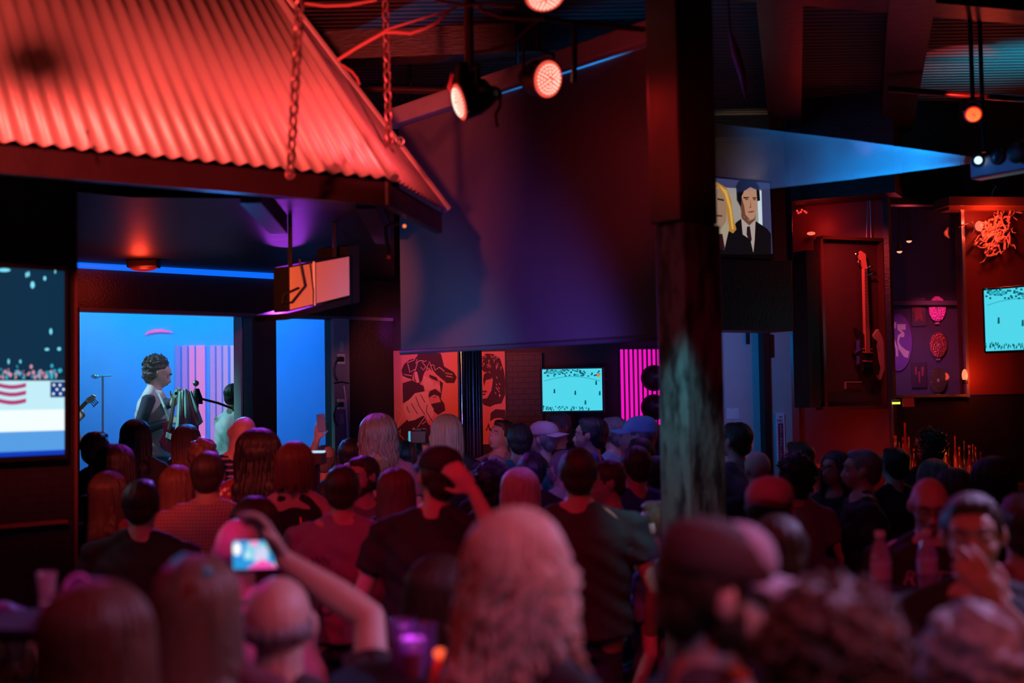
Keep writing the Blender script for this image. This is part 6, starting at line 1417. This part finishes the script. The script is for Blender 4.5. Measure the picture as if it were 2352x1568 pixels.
m = MB(); m.obox(c + Vector((-.062, -.005, 0)), ax3, (.008, .025, .04)); m.build('flip_screen', glow('cyan_edge', '#40b8d8', .8), r)
m = MB(); m.torus(c + Vector((.0, -.042, -.012)), (0, 1, 0), .012, .002); m.build('button_ring', mat('green_ring', (.05, .4, .2), .4), r)
m = MB(); m.cyl(c + Vector((0, .03, 0)), c + Vector((0, .14, 0)), .03, n=16); m.build('lens_barrel', DARKM, r)
r = empty('video_camera', (P(729, 1050, 7.4).x, 7.4, 0), 0, 'video camera on a tripod with a bright top edge beside the auburn bob', 'camera')
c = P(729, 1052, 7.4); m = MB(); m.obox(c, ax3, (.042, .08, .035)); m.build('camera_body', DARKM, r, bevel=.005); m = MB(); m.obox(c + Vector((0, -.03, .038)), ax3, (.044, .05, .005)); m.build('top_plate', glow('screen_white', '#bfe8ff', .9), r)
m = MB(); m.cyl(c, (c.x, c.y, .75), .014, n=8); m.build('tripod_column', DARKM, r)
for k in range(3):
    a = k * 2 * PI / 3 + .4; m = MB(); m.cyl((c.x, c.y, .85), (c.x + .3 * math.cos(a), c.y + .3 * math.sin(a), 0), .01, n=8); m.build('leg', DARKM, r)
# ================================================================== tables and small things at the front
def table(x, y, Y, label, hz=None, rad=.33):
    c = P(x, y, Y); h = c.z if hz is None else hz
    r = empty('bar_table', (c.x, c.y, 0), 0, label, 'table'); m = MB(); m.lathe((c.x, c.y, h - .03), (0, 0, 1), [(0, rad - .01), (.01, rad), (.03, rad)], 36); m.build('table_top', mat('table_lacquer', (.02, .01, .014), .75, spec=.1), r, bevel=.0)
    m = MB(); m.cyl((c.x, c.y, .03), (c.x, c.y, h - .03), .035, n=14); m.build('pedestal', DARKM, r); m = MB(); m.lathe((c.x, c.y, 0), (0, 0, 1), [(0, .24), (.015, .24), (.03, .05)], 24); m.build('foot', DARKM, r)
    return h
h1 = table(2065, 1375, 4.05, 'round bar table with water bottles by the printed tee', rad=.30)
def water_bottle(x, y, Y, label, h=.20, lblc='#8a80b8'):
    c = P(x, y, Y); R = .032; r = empty('water_bottle', (c.x, c.y, h1), 0, label, 'bottle', 'water bottles on the bar table'); q = Vector((c.x, c.y, h1))
    m = MB(); m.lathe(q, (0, 0, 1), [(0, R), (.04, R * .94), (.05, R), (h * .62, R), (h * .78, R * .75), (h * .9, R * .42), (h * .94, R * .42)], 18); m.build('bottle_body', mat('clear_plastic', (.62, .55, .78), .08, alpha=.45, spec=.9), r, smooth=True)
    m = MB(); m.lathe(q + Vector((0, 0, h * .34)), (0, 0, 1), [(0, R * 1.02), (h * .22, R * 1.02)], 18); m.build('paper_label', mat('water_label', (.55, .5, .75), .5), r, smooth=True)
    m = MB(); m.lathe(q + Vector((0, 0, h * .93)), (0, 0, 1), [(0, R * .5), (h * .08, R * .48)], 14); m.build('cap', WHITE, r, smooth=True)
water_bottle(2025, 1366, 4.0, 'clear water bottle standing on the bar table next to the crumpled ice bag', .215)
water_bottle(2132, 1345, 4.12, 'clear water bottle nearer the person with a hand over the mouth', .205)
m = MB(); cc = P(2030, 1368, 3.92); rs = np.random.RandomState(3)
for k in range(26): m.ell((cc.x + rs.randn() * .035, 3.86 + rs.randn() * .025, h1 + .014 + .02 * rs.rand()), (.018, .016, .014), None, 6, 4)
tag(m.build('ice_cubes', mat('ice_plastic', (.6, .5, .75), .1), None), 'heap of ice and crumpled plastic on the bar table', 'ice', kind='stuff')
m = MB(); c = P(1935, 1345, 3.95); m.obox(Vector((c.x + .03, 3.95, h1 + .012)), ax3, (.045, .05, .011)); tag(m.build('folded_napkin', mat('napkin_rose', (.6, .15, .25), .7), None, bevel=.004), 'folded rose coloured napkin at the left edge of the bar table', 'napkin')
# front-left table: cup, gift bag, small things
h2 = table(125, 1500, 3.05, 'round bar table at the front left with a plastic cup', hz=P(105, 1402, 3.15).z, rad=.17)
c = P(107, 1400, 3.1); r = empty('plastic_cup', (c.x, c.y, h2), 0, 'tall clear plastic cup with orange drink in the bottom', 'cup'); q = Vector((c.x, c.y, h2))
m = MB(); m.lathe(q, (0, 0, 1), [(0, .016), (.03, .017), (.098, .024), (.10, .0245), (.098, .0232), (.03, .016), (.003, .015)], 24); m.build('cup_wall', mat('cup_clear', (.75, .45, .55), .1, alpha=.35, spec=.9), r, smooth=True)
m = MB(); m.lathe(q + Vector((0, 0, .003)), (0, 0, 1), [(0, .0148), (.024, .0162)], 20); m.build('drink', mat('orange_drink', (.9, .25, .04), .2), r, smooth=True)
c = P(160, 1460, 2.9); zb = h2; r = empty('pink_bag', (c.x, c.y, zb), 0, 'bright pink bag with a beaded handle glowing magenta at the front left', 'bag')
PK = mat('pink_vinyl', (.85, .08, .55), .35, bump=.2); a = P(117, 1460, 2.9); b = P(205, 1460, 2.9); zt_ = P(160, 1376, 2.9).z; zb_ = P(160, 1464, 2.9).z
m = MB(); m.hexa([(a.x + .0, 2.86, zb_), (b.x, 2.86, zb_), (b.x, 2.98, zb_), (a.x, 2.98, zb_), (a.x + .012, 2.89, zt_), (b.x - .01, 2.89, zt_), (b.x - .01, 2.95, zt_), (a.x + .012, 2.95, zt_)]); m.build('bag_body', PK, r, bevel=.006)
m = MB(); cen = Vector(((a.x + b.x) / 2 + .012, 2.92, zt_)); m2 = MB(); 
for k in range(34):
    t = PI * k / 33; m.ell(cen + Vector((-.036 * math.cos(t), 0, .052 * math.sin(t))), .0045, None, 8, 6)
m.build('beaded_handle', mat('bead_magenta', (.9, .25, .9), .15), r, smooth=True)
m = MB(); m.hexa([(a.x - .004, 2.84, zt_ - .022), (b.x, 2.84, zt_ - .022), (b.x, 2.86, zt_ - .022), (a.x, 2.86, zt_ - .022), (a.x, 2.84, zt_), (b.x, 2.84, zt_), (b.x, 2.88, zt_), (a.x, 2.88, zt_)]); m.build('bag_flap', mat('pink_flap', (.9, .15, .65), .3), r)
m = MB(); m.tube([(cen.x, 2.92, zb_), (cen.x, 2.92, h2 + .0)], .02, 8); m.build('bag_base', PK, r)
# centre front table: drinks and lights
h3 = table(965, 1560, 2.88, 'low dark table in the bottom centre with drinks and small lights', hz=P(960, 1545, 2.9).z, rad=.20)
def glass(x, Y, label, h=.11, R=.032, c='#8a5ab0', name='drink_glass'):
    p = P(x, 1540, Y); r = empty(name, (p.x, p.y, h3), 0, label, 'glass', 'glasses on the centre front table'); q = Vector((p.x, p.y, h3))
    m = MB(); m.lathe(q, (0, 0, 1), [(0, R * .8), (h, R), (h * .98, R * .93), (.004, R * .74)], 20); m.build('cup_wall', mat('glass_' + c[1:], c, .08, alpha=.5, spec=.9), r, smooth=True)
    m = MB(); m.lathe(q + Vector((0, 0, .004)), (0, 0, 1), [(0, R * .72), (h * .6, R * .84)], 18); m.build('drink', mat('drink_violet', (.4, .12, .5), .2), r, smooth=True)
glass(925, 2.95, 'leftmost violet lit glass on the centre front table'); glass(950, 2.86, 'glass beside the magenta party light', .085, .03); glass(975, 2.98, 'glass between the magenta and the red lights', .095, .03, '#704a90')
def blinker(x, y, Y, c, label, e):
    p = P(x, y, Y); r = empty('table_light', (p.x, p.y, h3), 0, label, 'light'); m = MB(); m.ell((p.x, p.y, p.z), (.013, .013, .011)); m.build('bulb', glow('blink_' + c[1:], c, 1.5), r, smooth=True)
    m = MB(); m.lathe((p.x, p.y, h3), (0, 0, 1), [(0, .024), (.01, .024), (max(.02, p.z - h3 - .01), .012)], 16); m.build('holder', mat('holder_' + c[1:], c, .2), r, smooth=True)
    lamp('POINT', (p.x, p.y - .04, p.z + .03), None, e, lin(c), .01, name='table_light_lamp')
blinker(947, 1482, 2.92, '#ff60ff', 'tiny magenta party light between the glasses', .04); blinker(1010, 1500, 2.75, '#ff5a30', 'tiny orange red candle light on the centre front table', .08)
# sunglasses pushed up on the long-haired head, front row
q = P(452, 1290, 2.52)
r = empty('sunglasses', P(452, 1285, 2.5), 0, 'sunglasses with teal glints resting on top of the long straight hair', 'sunglasses')
m = MB(); m.tube([P(395, 1298, 2.52), P(405, 1284, 2.55), P(425, 1274, 2.6)], .005, 8); m.tube([P(468, 1302, 2.50), P(474, 1312, 2.5), P(480, 1322, 2.52)], .005, 8); m.build('temple', mat('teal_temple', (.02, .35, .5), .15), r, smooth=True)
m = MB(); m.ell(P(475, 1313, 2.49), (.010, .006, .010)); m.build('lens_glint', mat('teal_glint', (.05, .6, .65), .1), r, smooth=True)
# shirt print, bag straps, tattoo
IN = lambda p: p
